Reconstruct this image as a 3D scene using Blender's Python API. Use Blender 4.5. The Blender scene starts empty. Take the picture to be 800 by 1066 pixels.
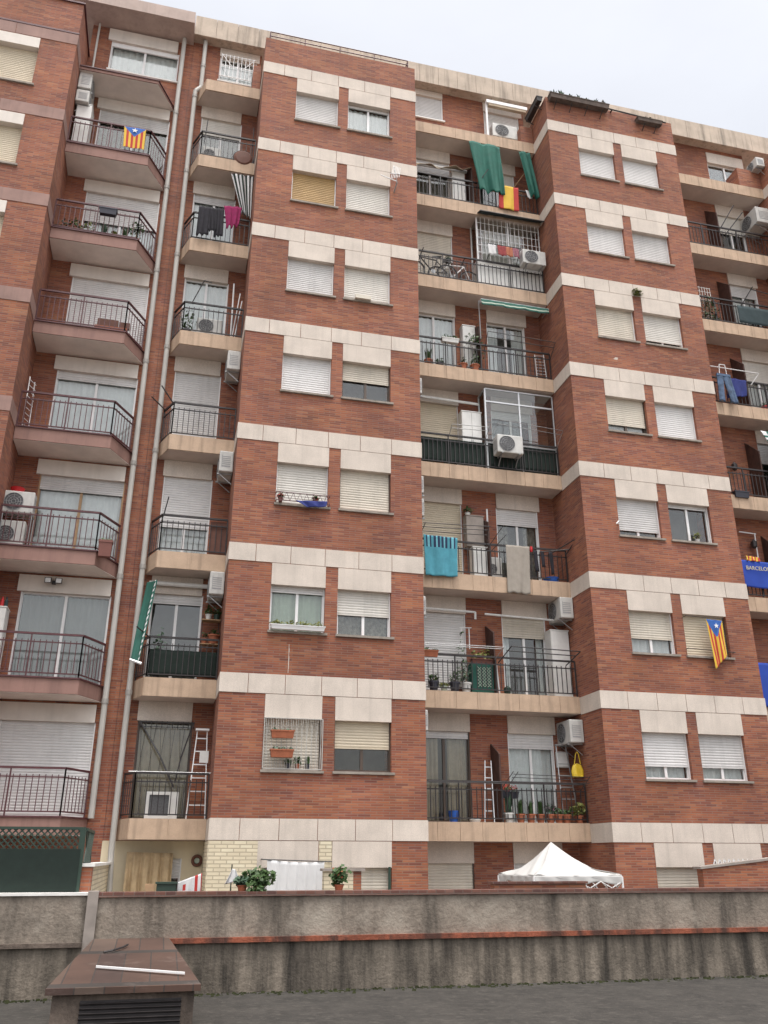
import bpy, bmesh, math, random
from mathutils import Vector
random.seed(7)
SC = bpy.context.scene
COL = SC.collection
R = math.radians

# ------------------------------------------------------------------ camera, sky, sun, exposure
cam_d = bpy.data.cameras.new('camera')
cam = bpy.data.objects.new('camera', cam_d); COL.objects.link(cam)
cam_d.sensor_fit = 'HORIZONTAL'; cam_d.sensor_width = 36.0
CAM_F, CAM_PITCH, CAM_YAW, CAM_ROLL = (898.666, 0.382413, 0.242988, 0.000917)
cam_d.lens = CAM_F / 800.0 * 36.0
cam_d.clip_start = 0.1; cam_d.clip_end = 3000
cam.location = (-0.9832, -17.6351, -0.7257)
cam.rotation_mode = 'XYZ'
from mathutils import Matrix
cam.rotation_euler = (Matrix.Rotation(-CAM_YAW, 3, 'Z') @ Matrix.Rotation(math.pi/2 + CAM_PITCH, 3, 'X') @ Matrix.Rotation(CAM_ROLL, 3, 'Z')).to_euler()
SC.camera = cam

SUN_EL, SUN_AZ = 74.0, 175.0          # degrees, azimuth clockwise from +Y: high and veiled by cloud
world = bpy.data.worlds.new('World'); SC.world = world; world.use_nodes = True
wn = world.node_tree; wn.nodes.clear()
sky = wn.nodes.new('ShaderNodeTexSky'); sky.sky_type = 'NISHITA'; sky.sun_disc = False
sky.sun_elevation = R(SUN_EL); sky.sun_rotation = R(SUN_AZ)
sky.air_density = 1.0; sky.dust_density = 6.0; sky.ozone_density = 1.0
hs = wn.nodes.new('ShaderNodeHueSaturation'); hs.inputs['Saturation'].default_value = 0.26
bg = wn.nodes.new('ShaderNodeBackground'); bg.inputs['Strength'].default_value = 0.15
wo = wn.nodes.new('ShaderNodeOutputWorld')
tcw = wn.nodes.new('ShaderNodeTexCoord'); mpw = wn.nodes.new('ShaderNodeMapping'); mpw.inputs['Scale'].default_value = (1.5, 1.5, 4.0)
cl = wn.nodes.new('ShaderNodeTexNoise'); cl.inputs['Scale'].default_value = 1.6; cl.inputs['Detail'].default_value = 5; cl.inputs['Roughness'].default_value = .55
clr = wn.nodes.new('ShaderNodeMapRange'); clr.inputs['From Min'].default_value = .3; clr.inputs['From Max'].default_value = .7; clr.inputs['To Min'].default_value = 1.04; clr.inputs['To Max'].default_value = 1.15
clm = wn.nodes.new('ShaderNodeVectorMath'); clm.operation = 'SCALE'      # thin overcast: slow variation of cloud brightness
wn.links.new(tcw.outputs['Generated'], mpw.inputs['Vector']); wn.links.new(mpw.outputs[0], cl.inputs['Vector']); wn.links.new(cl.outputs[0], clr.inputs['Value'])
wn.links.new(sky.outputs[0], hs.inputs['Color']); wn.links.new(hs.outputs[0], clm.inputs[0]); wn.links.new(clr.outputs[0], clm.inputs['Scale']); wn.links.new(clm.outputs[0], bg.inputs['Color']); wn.links.new(bg.outputs[0], wo.inputs['Surface'])
sun_d = bpy.data.lights.new('sun', 'SUN'); sun_d.energy = 0.5; sun_d.angle = R(25); sun_d.color = (1.0, 0.96, 0.9)
sun = bpy.data.objects.new('sun', sun_d); COL.objects.link(sun)
az, el = R(SUN_AZ), R(SUN_EL)
sdir = Vector((math.sin(az)*math.cos(el), math.cos(az)*math.cos(el), math.sin(el)))
sun.rotation_euler = sdir.to_track_quat('Z', 'Y').to_euler(); sun.location = (-10, -30, 40)
SC.view_settings.view_transform = 'Standard'; SC.view_settings.look = 'None'
SC.view_settings.gamma = 1.0; SC.view_settings.use_curve_mapping = False
SC.view_settings.exposure = 0.86
SC.cycles.max_bounces = 6; SC.cycles.diffuse_bounces = 3; SC.cycles.glossy_bounces = 2; SC.cycles.transparent_max_bounces = 8
SC.cycles.use_denoising = True

# ------------------------------------------------------------------ materials
def _new(name):
    m = bpy.data.materials.new(name); m.use_nodes = True
    nt = m.node_tree; nt.nodes.clear()
    out = nt.nodes.new('ShaderNodeOutputMaterial'); b = nt.nodes.new('ShaderNodeBsdfPrincipled')
    nt.links.new(b.outputs[0], out.inputs['Surface'])
    geo = nt.nodes.new('ShaderNodeNewGeometry')
    return m, nt, b, geo
def _mul(nt, a, fac_sock, dark, bright=1.0):
    """multiply colour a by a value ranging dark..bright driven by fac"""
    mr = nt.nodes.new('ShaderNodeMapRange'); nt.links.new(fac_sock, mr.inputs['Value'])
    mr.inputs['To Min'].default_value = dark; mr.inputs['To Max'].default_value = bright
    mx = nt.nodes.new('ShaderNodeVectorMath'); mx.operation = 'SCALE'
    nt.links.new(a, mx.inputs[0]); nt.links.new(mr.outputs[0], mx.inputs['Scale'])
    return mx.outputs[0]
def _noise(nt, geo, scale, vec=(1,1,1), detail=4, rough=.6, lo=.3, hi=.7):
    mp = nt.nodes.new('ShaderNodeMapping'); mp.inputs['Scale'].default_value = vec
    nt.links.new(geo.outputs['Position'], mp.inputs['Vector'])
    n = nt.nodes.new('ShaderNodeTexNoise'); n.inputs['Scale'].default_value = scale
    n.inputs['Detail'].default_value = detail; n.inputs['Roughness'].default_value = rough
    nt.links.new(mp.outputs[0], n.inputs['Vector'])
    mr = nt.nodes.new('ShaderNodeMapRange'); mr.inputs['From Min'].default_value = lo; mr.inputs['From Max'].default_value = hi
    mr.clamp = True
    nt.links.new(n.outputs[0], mr.inputs['Value'])
    return mr.outputs[0]
def pmat(name, col, rough=.7, var=.18, scale=4., streak=0., metal=0., bump=0., fine=0., streak_lo=.5, streak_hi=.75):
    m, nt, b, geo = _new(name)
    rgb = nt.nodes.new('ShaderNodeRGB'); rgb.outputs[0].default_value = (*col, 1)
    c = rgb.outputs[0]
    if var: c = _mul(nt, c, _noise(nt, geo, scale), 1-var, 1+var*.5)
    if fine: c = _mul(nt, c, _noise(nt, geo, 60., detail=2), 1-fine, 1+fine*.5)
    if streak: c = _mul(nt, c, _noise(nt, geo, 1., (6,6,.35), detail=5, lo=streak_lo, hi=streak_hi), 1.0, 1-streak)
    nt.links.new(c, b.inputs['Base Color'])
    b.inputs['Roughness'].default_value = rough; b.inputs['Metallic'].default_value = metal
    if bump:
        bp = nt.nodes.new('ShaderNodeBump'); bp.inputs['Strength'].default_value = bump; bp.inputs['Distance'].default_value = .01
        nt.links.new(_noise(nt, geo, 40., detail=3), bp.inputs['Height']); nt.links.new(bp.outputs[0], b.inputs['Normal'])
    return m
def brickmat(name, c1, c2, mortar, bw=.235, rh=.068, ms=.011, grime=.35, efflo=.25, spread=.6, hue=False):
    m, nt, b, geo = _new(name)
    sp = nt.nodes.new('ShaderNodeSeparateXYZ'); nt.links.new(geo.outputs['Position'], sp.inputs[0])
    sn = nt.nodes.new('ShaderNodeSeparateXYZ'); nt.links.new(geo.outputs['True Normal'], sn.inputs[0])
    ab = nt.nodes.new('ShaderNodeMath'); ab.operation = 'ABSOLUTE'; nt.links.new(sn.outputs[0], ab.inputs[0])
    gt = nt.nodes.new('ShaderNodeMath'); gt.operation = 'GREATER_THAN'; gt.inputs[1].default_value = .5; nt.links.new(ab.outputs[0], gt.inputs[0])
    mx = nt.nodes.new('ShaderNodeMix'); mx.data_type = 'FLOAT'
    nt.links.new(gt.outputs[0], mx.inputs[0]); nt.links.new(sp.outputs[0], mx.inputs[2]); nt.links.new(sp.outputs[1], mx.inputs[3])
    cb = nt.nodes.new('ShaderNodeCombineXYZ'); nt.links.new(mx.outputs[0], cb.inputs[0]); nt.links.new(sp.outputs[2], cb.inputs[1])
    def bricktex(ca, cb_, cm, scale_off):
        t = nt.nodes.new('ShaderNodeTexBrick'); t.offset = .5; t.squash = 1.0
        t.inputs['Scale'].default_value = 1.0; t.inputs['Brick Width'].default_value = bw; t.inputs['Row Height'].default_value = rh
        t.inputs['Mortar Size'].default_value = ms; t.inputs['Mortar Smooth'].default_value = .2; t.inputs['Bias'].default_value = scale_off
        t.inputs['Color1'].default_value = (*ca, 1); t.inputs['Color2'].default_value = (*cb_, 1); t.inputs['Mortar'].default_value = (*cm, 1)
        nt.links.new(cb.outputs[0], t.inputs['Vector'])
        return t
    t1 = bricktex(c1, c2, mortar, 0.)
    def mth(op, a_, b_=None):
        n = nt.nodes.new('ShaderNodeMath'); n.operation = op
        for i, q in enumerate((a_, b_)):
            if q is None: continue
            if isinstance(q, (int, float)): n.inputs[i].default_value = q
            else: nt.links.new(q, n.inputs[i])
        return n.outputs[0]
    row = mth('FLOOR', mth('DIVIDE', sp.outputs[2], rh))
    odd = mth('FLOORED_MODULO', row, 2.0)
    ub = mth('FLOOR', mth('ADD', mth('DIVIDE', mx.outputs[0], bw), mth('MULTIPLY', mth('SUBTRACT', 1.0, odd), .5)))
    cc = nt.nodes.new('ShaderNodeCombineXYZ'); nt.links.new(ub, cc.inputs[0]); nt.links.new(row, cc.inputs[1]); nt.links.new(gt.outputs[0], cc.inputs[2])
    wnz = nt.nodes.new('ShaderNodeTexWhiteNoise'); wnz.noise_dimensions = '3D'; nt.links.new(cc.outputs[0], wnz.inputs['Vector'])
    rp = nt.nodes.new('ShaderNodeValToRGB'); e = rp.color_ramp.elements
    mid = tuple((p+q)/2 for p, q in zip(c1, c2))
    e[0].position = 0; e[0].color = (c2[0]*(1-.34*spread), c2[1]*(1-.26*spread), c2[2]*(1-.1*spread), 1); e[1].position = 1; e[1].color = (c1[0]*(1+.12*spread), c1[1]*(1+.5*spread), c1[2]*(1+.7*spread), 1)
    for pos, cl in ((.16, c2), (.5, mid), (.84, c1)): q = e.new(pos); q.color = (*cl, 1)
    nt.links.new(wnz.outputs['Value'], rp.inputs[0])
    mm0 = nt.nodes.new('ShaderNodeMix'); mm0.data_type = 'RGBA'
    nt.links.new(t1.outputs['Fac'], mm0.inputs[0]); nt.links.new(rp.outputs[0], mm0.inputs[6]); mm0.inputs[7].default_value = (*mortar, 1)
    c = mm0.outputs[2]
    c = _mul(nt, c, _noise(nt, geo, .55, detail=6), 1-grime, 1.12)
    if hue:      # batches of orange and of purplish brick
        hm = nt.nodes.new('ShaderNodeMix'); hm.data_type = 'RGBA'; hm.blend_type = 'MIX'
        nt.links.new(_noise(nt, geo, .9, (1, 1, 1.8), detail=5, rough=.7, lo=.36, hi=.64), hm.inputs[0])
        hm.inputs[6].default_value = (.91, .91, 1.0, 1); hm.inputs[7].default_value = (1.05, 1.05, .95, 1)
        vm = nt.nodes.new('ShaderNodeVectorMath'); vm.operation = 'MULTIPLY'; nt.links.new(c, vm.inputs[0]); nt.links.new(hm.outputs[2], vm.inputs[1]); c = vm.outputs[0]
    # pale salt bloom in small drifts
    ef = _noise(nt, geo, 1.3, (1, 1, 5.0), detail=7, rough=.8, lo=.56, hi=.78)
    em = nt.nodes.new('ShaderNodeMath'); em.operation = 'MULTIPLY'; em.inputs[1].default_value = efflo; nt.links.new(ef, em.inputs[0])
    mc = nt.nodes.new('ShaderNodeMix'); mc.data_type = 'RGBA'
    nt.links.new(em.outputs[0], mc.inputs[0]); nt.links.new(c, mc.inputs[6]); mc.inputs[7].default_value = (.42, .33, .29, 1)
    nt.links.new(mc.outputs[2], b.inputs['Base Color'])
    b.inputs['Roughness'].default_value = .85
    bp = nt.nodes.new('ShaderNodeBump'); bp.inputs['Strength'].default_value = .5; bp.inputs['Distance'].default_value = .006; bp.invert = True
    nt.links.new(t1.outputs['Fac'], bp.inputs['Height']); nt.links.new(bp.outputs[0], b.inputs['Normal'])
    return m
def stainwall(name, col, dark, s=1.0, lo=.42, hi=.62, amt=.85, patch=None):
    """old render: patchy grey with black run-off streaks that have shapes of their own"""
    m, nt, b, geo = _new(name)
    rgb = nt.nodes.new('ShaderNodeRGB'); rgb.outputs[0].default_value = (*col, 1)
    c = _mul(nt, rgb.outputs[0], _noise(nt, geo, 1.7*s, detail=7, rough=.7), .62, 1.2)
    c = _mul(nt, c, _noise(nt, geo, 25, detail=4), .82, 1.12)
    st = _noise(nt, geo, 1.0, (3.2*s, 3.2*s, .55), detail=6, rough=.62, lo=lo, hi=hi)
    mm = nt.nodes.new('ShaderNodeMath'); mm.operation = 'MULTIPLY'; mm.inputs[1].default_value = amt; nt.links.new(st, mm.inputs[0])
    mc = nt.nodes.new('ShaderNodeMix'); mc.data_type = 'RGBA'; nt.links.new(mm.outputs[0], mc.inputs[0]); nt.links.new(c, mc.inputs[6]); mc.inputs[7].default_value = (*dark, 1)
    res = mc.outputs[2]
    if patch:
        m2 = nt.nodes.new('ShaderNodeMix'); m2.data_type = 'RGBA'
        nt.links.new(_noise(nt, geo, patch[1], detail=6, rough=.7, lo=.52, hi=.72), m2.inputs[0]); nt.links.new(res, m2.inputs[6]); m2.inputs[7].default_value = (*patch[0], 1)
        res = m2.outputs[2]
    nt.links.new(res, b.inputs['Base Color']); b.inputs['Roughness'].default_value = .92
    bp = nt.nodes.new('ShaderNodeBump'); bp.inputs['Strength'].default_value = .5; bp.inputs['Distance'].default_value = .015
    nt.links.new(_noise(nt, geo, 18., detail=6), bp.inputs['Height']); nt.links.new(bp.outputs[0], b.inputs['Normal'])
    return m
def glassmat(name, refl=.22, tint=(.92, .94, .93)):
    m = bpy.data.materials.new(name); m.use_nodes = True; nt = m.node_tree; nt.nodes.clear()
    out = nt.nodes.new('ShaderNodeOutputMaterial'); tr = nt.nodes.new('ShaderNodeBsdfTransparent'); tr.inputs[0].default_value = (*tint, 1)
    gl = nt.nodes.new('ShaderNodeBsdfGlossy'); gl.inputs['Roughness'].default_value = .03
    lw = nt.nodes.new('ShaderNodeLayerWeight'); lw.inputs[0].default_value = .2
    mr = nt.nodes.new('ShaderNodeMapRange'); nt.links.new(lw.outputs['Fresnel'], mr.inputs['Value']); mr.inputs['To Min'].default_value = refl*.3; mr.inputs['To Max'].default_value = .75
    mx = nt.nodes.new('ShaderNodeMixShader'); nt.links.new(mr.outputs[0], mx.inputs[0]); nt.links.new(tr.outputs[0], mx.inputs[1]); nt.links.new(gl.outputs[0], mx.inputs[2])
    nt.links.new(mx.outputs[0], out.inputs['Surface'])
    return m

M = {}
M['brick'] = brickmat('brick', (.345, .114, .055), (.240, .074, .043), (.255, .145, .105), bw=.26, rh=.0495, ms=.0075, spread=.68, efflo=.38, hue=True)
M['brick_side'] = M['brick']
M['brick_cap'] = brickmat('brick cap', (.20, .085, .06), (.13, .055, .042), (.16, .11, .09), bw=.14, rh=.2, ms=.008)
M['brick_ledge'] = stainwall('orange brick ledge', (.29, .085, .045), (.035, .022, .018), lo=.44, hi=.62, amt=.85)
M['cream_brick'] = brickmat('cream painted brick', (.66, .58, .42), (.60, .52, .37), (.42, .36, .26), grime=.15, efflo=0, spread=.1)
M['stone'] = pmat('pale stone slab', (.635, .555, .48), .8, .15, 1.4, .14, fine=.16)
M['joint'] = pmat('stone joint', (.16, .12, .10), .9)
M['mauve_band'] = pmat('mauve painted band', (.30, .185, .155), .8, .2, 2., .2)
M['peach'] = pmat('peach stone facing', (.52, .375, .265), .8, .14, 3., .38, fine=.1)
M['mauve'] = pmat('mauve painted balcony edge', (.29, .165, .135), .8, .16, 2., .25)
M['ceiling'] = pmat('balcony soffit paint', (.58, .49, .43), .85, .14, 2.)
M['ceiling_mauve'] = pmat('mauve soffit paint', (.80, .72, .66), .85, .14, 2.)
M['lintel_white'] = pmat('white painted lintel', (.66, .60, .54), .7, .08, 3., .1)
M['cornice'] = pmat('cornice stone', (.52, .43, .345), .85, .16, 2.5, .5, streak_lo=.5, streak_hi=.75, fine=.1)
M['cornice_mauve'] = pmat('mauve cornice', (.46, .36, .315), .85, .15, 2., .2)
M['white'] = pmat('white lacquered metal', (.78, .77, .76), .35, .05)
M['white_rough'] = pmat('white enamel', (.72, .71, .68), .5, .1, 5., .12)
M['dark_frame'] = pmat('brown anodised frame', (.085, .06, .045), .4, .1)
M['shut_white'] = pmat('white shutter slats', (.66, .645, .63), .55, .10, 2., .10)
M['shut_white_b'] = pmat('greyed shutter slats', (.58, .565, .55), .6, .12, 2., .14)
M['shut_white_c'] = pmat('yellowed shutter slats', (.63, .60, .545), .6, .10, 2., .12)
M['shut_cream'] = pmat('cream shutter slats', (.60, .545, .455), .6, .12, 2., .14)
M['shut_beige'] = pmat('beige shutter slats', (.58, .50, .375), .6, .1, 2.)
M['shut_tan'] = pmat('tan wooden shutter', (.42, .275, .12), .65, .15, 3.)
M['sill'] = pmat('weathered sill stone', (.30, .26, .22), .85, .25, 6., .3)
M['room'] = pmat('painted room shade', (.16, .145, .135), .9, .2)  # dark grey stands in for the shade of unlit interiors
M['glass'] = glassmat('window glass')
M['curtain'] = pmat('net curtain', (.76, .76, .77), .9, .1, 6.)
M['curtain_green'] = pmat('pale green curtain', (.48, .55, .45), .9, .08, 6.)
M['curtain_grey'] = pmat('grey patterned curtain', (.25, .23, .20), .9, .5, 14.)
M['rail_black'] = pmat('black railing paint', (.028, .022, .022), .45, .3, 9.)
M['rail_brown'] = pmat('wine brown railing paint', (.095, .030, .034), .45, .3, 9.)
M['pipe'] = pmat('grey plastic drainpipe', (.44, .42, .385), .5, .12, 2., .2)
M['pipe_dark'] = pmat('pipe collar', (.33, .31, .285), .5)
M['ac'] = pmat('off white casing', (.56, .55, .52), .45, .12, 6., .25)
M['ac_dark'] = pmat('dark fan grille', (.10, .10, .105), .5, .3, 30.)
M['ac_mid'] = pmat('grey fan guard', (.32, .32, .32), .5)
M['steel'] = pmat('galvanised steel', (.36, .36, .36), .4, .15, 8., metal=.6)
M['alu'] = pmat('aluminium frame', (.62, .63, .64), .35, .06, metal=.3)
M['dark'] = pmat('dark metal', (.035, .03, .03), .5, .3, 8.)
M['terracotta'] = pmat('terracotta', (.36, .115, .055), .8, .2, 10.)
M['brownpot'] = pmat('brown plastic pot', (.17, .06, .045), .6, .15)
M['darkpot'] = pmat('dark plastic pot', (.03, .03, .045), .5)
M['whitepot'] = pmat('white pot', (.62, .61, .58), .5)
M['bluep'] = pmat('blue plastic', (.02, .10, .42), .4)
M['redp'] = pmat('red plastic', (.55, .02, .025), .4)
M['yellow'] = pmat('yellow plastic bag', (.72, .50, .03), .5, .15, 12.)
M['leaf'] = pmat('leaf green', (.055, .105, .03), .6, .5, 14.)
M['leaf2'] = pmat('yellowish leaf', (.16, .17, .035), .6, .4, 14.)
M['leaf3'] = pmat('blue green leaf', (.06, .11, .065), .6, .4, 14.)
M['soil'] = pmat('soil', (.04, .03, .02), .95)
M['flower_red'] = pmat('red petals', (.55, .03, .03), .6)
M['green_cloth'] = pmat('emerald awning canvas', (.008, .105, .075), .8, .2, 5.)
M['green_dark'] = pmat('dark green mesh', (.010, .020, .015), .9, .25, 8.)
M['green_deep'] = pmat('deep green awning', (.012, .085, .062), .8, .2, 6.)
M['bluegrey_mesh'] = pmat('blue grey mesh', (.035, .055, .06), .9, .2, 6.)
M['beige_cloth'] = pmat('beige canvas', (.40, .32, .23), .9, .18, 5.)
M['white_cloth'] = pmat('white cloth', (.60, .595, .59), .9, .07, 5.)
M['tent'] = pmat('white tent canvas', (.52, .51, .49), .75, .06, 3.)
M['turq'] = pmat('turquoise towel', (.075, .285, .36), .95, .15, 7.)
M['navy'] = pmat('navy stripe', (.02, .035, .08), .95)
M['lightblue'] = pmat('light blue stripe', (.15, .42, .5), .95)
M['grey_cloth'] = pmat('grey towel', (.31, .275, .235), .95, .12, 8.)
M['blackc'] = pmat('black clothing', (.02, .018, .024), .95, .4, 8.)
M['magenta'] = pmat('magenta clothing', (.25, .012, .085), .95, .2, 8.)
M['denim'] = pmat('washed denim', (.10, .15, .24), .95, .55, 6.)
M['bluecloth'] = pmat('royal blue cloth', (.022, .032, .16), .9, .2, 6.)
M['flagblue'] = pmat('blue flag cloth', (.016, .055, .34), .85, .12, 5.)
M['flagred'] = pmat('flag red', (.42, .035, .028), .85, .1, 5.)
M['flagyellow'] = pmat('flag yellow', (.66, .42, .05), .85, .1, 5.)
M['flagpale'] = pmat('flag orange stripe', (.70, .38, .06), .85, .1, 5.)
M['estblue'] = pmat('estelada blue', (.035, .12, .40), .85, .1, 5.)
M['whitepaint'] = pmat('white print', (.80, .80, .80), .8)
M['gold'] = pmat('pale yellow print', (.62, .55, .32), .8)
M['wood'] = pmat('stained board', (.14, .055, .035), .7, .2, 8.)
M['woodpale'] = pmat('pale wood', (.42, .27, .15), .7, .2, 8.)
M['rust'] = pmat('rusty brown panel', (.075, .035, .026), .75, .4, 6., .3)
M['creamwall'] = pmat('cream render', (.64, .55, .39), .85, .12, 2.)
M['sand'] = pmat('sand coloured fabric', (.50, .37, .22), .9, .2, 6.)
M['lattice'] = pmat('green plastic lattice', (.022, .046, .032), .55, .15)
M['tileroof'] = brickmat('worn roof tile', (.105, .058, .040), (.085, .046, .033), (.05, .040, .034), bw=.3, rh=.15, ms=.008, grime=.6, efflo=.25)
M['concrete_wall'] = stainwall('stained parapet render', (.255, .212, .17), (.04, .033, .027), lo=.50, hi=.70, amt=.8, patch=((.35, .305, .25), 1.6))
M['concrete_low'] = stainwall('blackened wall render', (.225, .188, .148), (.018, .015, .012), s=1.35, lo=.37, hi=.64, amt=.88)
M['ventwall'] = stainwall('vent box render', (.15, .115, .092), (.05, .038, .03), lo=.45, hi=.65, amt=.8)
M['cement'] = pmat('cement grey', (.30, .26, .23), .9, .2, 5.)
M['paint_white'] = pmat('white sill paint', (.74, .72, .68), .7, .12, 5.)

# ------------------------------------------------------------------ mesh builder
class MB:
    def __init__(s): s.v = []; s.f = []; s.mi = []; s.smooth = False
    def quad(s, a, b, c, d, mi=0):
        n = len(s.v); s.v += [tuple(a), tuple(b), tuple(c), tuple(d)]; s.f.append((n, n+1, n+2, n+3)); s.mi.append(mi); return s
    def hexa(s, p, mi=0):
        n = len(s.v); s.v += [tuple(q) for q in p]
        for f in ((3,2,1,0), (4,5,6,7), (0,1,5,4), (1,2,6,5), (2,3,7,6), (3,0,4,7)):
            s.f.append(tuple(n+i for i in f)); s.mi.append(mi)
        return s
    def box(s, x0, x1, y0, y1, z0, z1, mi=0):
        s.hexa([(x0,y0,z0),(x1,y0,z0),(x1,y1,z0),(x0,y1,z0),(x0,y0,z1),(x1,y0,z1),(x1,y1,z1),(x0,y1,z1)], mi); return s
    def prism(s, pts, z0, z1, mi=0):
        n = len(s.v); k = len(pts)
        s.v += [(x,y,z0) for x,y in pts] + [(x,y,z1) for x,y in pts]
        s.f.append(tuple(n+i for i in reversed(range(k)))); s.mi.append(mi)
        s.f.append(tuple(n+k+i for i in range(k))); s.mi.append(mi)
        for i in range(k):
            j = (i+1) % k; s.f.append((n+i, n+j, n+k+j, n+k+i)); s.mi.append(mi)
        return s
    def tube(s, a, b, r, n=6, r2=None, mi=0):
        a, b = Vector(a), Vector(b); d = (b-a)
        if d.length < 1e-6: return s
        d.normalize(); u = d.orthogonal() if abs(d.z) < .99 else Vector((1,0,0))
        if abs(d.z) < .99: u = Vector((0,0,1)) - d*d.z; u.normalize()
        w = d.cross(u); r2 = r if r2 is None else r2; k = len(s.v)
        for P, rr in ((a, r), (b, r2)):
            for i in range(n):
                t = 2*math.pi*(i+.5)/n; q = P + (u*math.cos(t) + w*math.sin(t))*rr; s.v.append(tuple(q))
        for i in range(n):
            j = (i+1) % n; s.f.append((k+i, k+j, k+n+j, k+n+i)); s.mi.append(mi)
        s.f.append(tuple(k+i for i in reversed(range(n)))); s.mi.append(mi)
        s.f.append(tuple(k+n+i for i in range(n))); s.mi.append(mi)
        return s
    def path(s, pts, r, n=6):
        for a, b in zip(pts, pts[1:]): s.tube(a, b, r, n)
        return s
    def lathe(s, c, prof, n=14, axis='z', mi=0):
        k = len(s.v)
        for r, h in prof:
            for i in range(n):
                t = 2*math.pi*i/n; a, b = r*math.cos(t), r*math.sin(t)
                s.v.append((c[0]+a, c[1]+b, c[2]+h) if axis == 'z' else (c[0]+a, c[1]-h, c[2]+b) if axis == 'y' else (c[0]-h, c[1]+a, c[2]+b))
        for q in range(len(prof)-1):
            for i in range(n):
                j = (i+1) % n; s.f.append((k+q*n+i, k+q*n+j, k+(q+1)*n+j, k+(q+1)*n+i)); s.mi.append(mi)
        s.f.append(tuple(k+i for i in reversed(range(n)))); s.mi.append(mi)
        s.f.append(tuple(k+(len(prof)-1)*n+i for i in range(n))); s.mi.append(mi)
        return s
    def torus(s, c, Rr, r, axis='y', n=20, m=5):
        k = len(s.v)
        for i in range(n):
            t = 2*math.pi*i/n
            for j in range(m):
                p = 2*math.pi*j/m; rr = Rr + r*math.cos(p); h = r*math.sin(p); a, b = rr*math.cos(t), rr*math.sin(t)
                s.v.append((c[0]+a, c[1]+h, c[2]+b) if axis == 'y' else (c[0]+h, c[1]+a, c[2]+b) if axis == 'x' else (c[0]+a, c[1]+b, c[2]+h))
        for i in range(n):
            for j in range(m):
                i2, j2 = (i+1) % n, (j+1) % m; s.f.append((k+i*m+j, k+i2*m+j, k+i2*m+j2, k+i*m+j2)); s.mi.append(0)
        return s
    def grid(s, fn, nu, nv, pick=None):
        k = len(s.v)
        for j in range(nv+1):
            for i in range(nu+1): s.v.append(tuple(fn(i/nu, j/nv)))
        for j in range(nv):
            for i in range(nu):
                a = k + j*(nu+1) + i; s.f.append((a, a+1, a+nu+2, a+nu+1)); s.mi.append(pick((i+.5)/nu, (j+.5)/nv) if pick else 0)
        s.smooth = True
        return s
    def build(s, name, mat, parent=None, local=False, label=None, solid=0):
        me = bpy.data.meshes.new(name)
        off = (0, 0, 0)
        if parent is not None and not local:
            r = parent
            off = Vector((0,0,0))
            while r is not None: off = off + r.location; r = r.parent
        me.from_pydata([(x-off[0], y-off[1], z-off[2]) for x, y, z in s.v], [], s.f)
        for m in (mat if isinstance(mat, (list, tuple)) else [mat]): me.materials.append(m)
        me.polygons.foreach_set('material_index', s.mi)
        if s.smooth: me.polygons.foreach_set('use_smooth', [True]*len(s.f))
        bm = bmesh.new(); bm.from_mesh(me); bmesh.ops.recalc_face_normals(bm, faces=bm.faces); bm.to_mesh(me); bm.free()
        o = bpy.data.objects.new(name, me); COL.objects.link(o)
        if parent is not None: o.parent = parent
        if label: o['label'] = label
        if solid:
            md = o.modifiers.new('thickness', 'SOLIDIFY'); md.thickness = solid; md.offset = 0
        return o
def tag(o, label, cat, group=None, kind=None):
    if label: o['label'] = label
    if cat: o['category'] = cat
    if group: o['group'] = group
    if kind: o['kind'] = kind
    return o
def thing(name, label, cat, loc, group=None):
    o = bpy.data.objects.new(name, None); COL.objects.link(o); o.location = loc; o.empty_display_size = .2
    return tag(o, label, cat, group)
def recenter(o, loc):
    """give a one-mesh thing its origin at its base"""
    L = Vector(loc); o.data.transform(Matrix.Translation(-L)); o.location = L; return o
def single(mb, name, mat, label, cat, group=None, solid=0):
    o = mb.build(name, mat, None, solid=solid)
    xs = [v.co.x for v in o.data.vertices]; ys = [v.co.y for v in o.data.vertices]; zs = [v.co.z for v in o.data.vertices]
    recenter(o, ((min(xs)+max(xs))/2, (min(ys)+max(ys))/2, min(zs)))
    return tag(o, label, cat, group)
def structure(o): o['kind'] = 'structure'; return o

# ------------------------------------------------------------------ the setting
GZ = -2.42
g = MB(); g.quad((-700,-700,GZ-.01), (700,-700,GZ-.01), (700,700,GZ-.01), (-700,700,GZ-.01))
structure(g.build('ground', stainwall('pale bounce ground', (.36, .33, .30), (.20, .18, .16), s=.5, lo=.5, hi=.75, amt=.5)))  # unseen surroundings, made pale to bounce light up onto the balcony soffits
g = MB(); g.quad((-45,-21,GZ), (45,-21,GZ), (45,-4.0,GZ), (-45,-4.0,GZ))
gm = stainwall('old terrace surface', (.050, .0445, .038), (.017, .015, .0125), s=1.1, lo=.44, hi=.70, amt=.65, patch=((.082, .073, .062), 9.))
structure(g.build('terrace', gm))
# moss line at the wall foot: uneven strip of low growth
mg = MB()
for i in range(900):
    x = random.uniform(-4, 12); y = -4.28 - abs(random.gauss(0, .10)); h = random.uniform(.005, .03)
    a = random.uniform(0, 3.14); dx, dy = .03*math.cos(a), .03*math.sin(a)
    mg.quad((x-dx, y-dy, GZ+.001), (x+dx, y+dy, GZ+.001), (x+dx*.7, y+dy*.7, GZ+h), (x-dx*.7, y-dy*.7, GZ+h))
tag(mg.build('moss', pmat('moss', (.055, .062, .022), .95, .4, 8.)), 'thin moss growing along the foot of the blackened wall', 'moss', kind='stuff')

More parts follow.
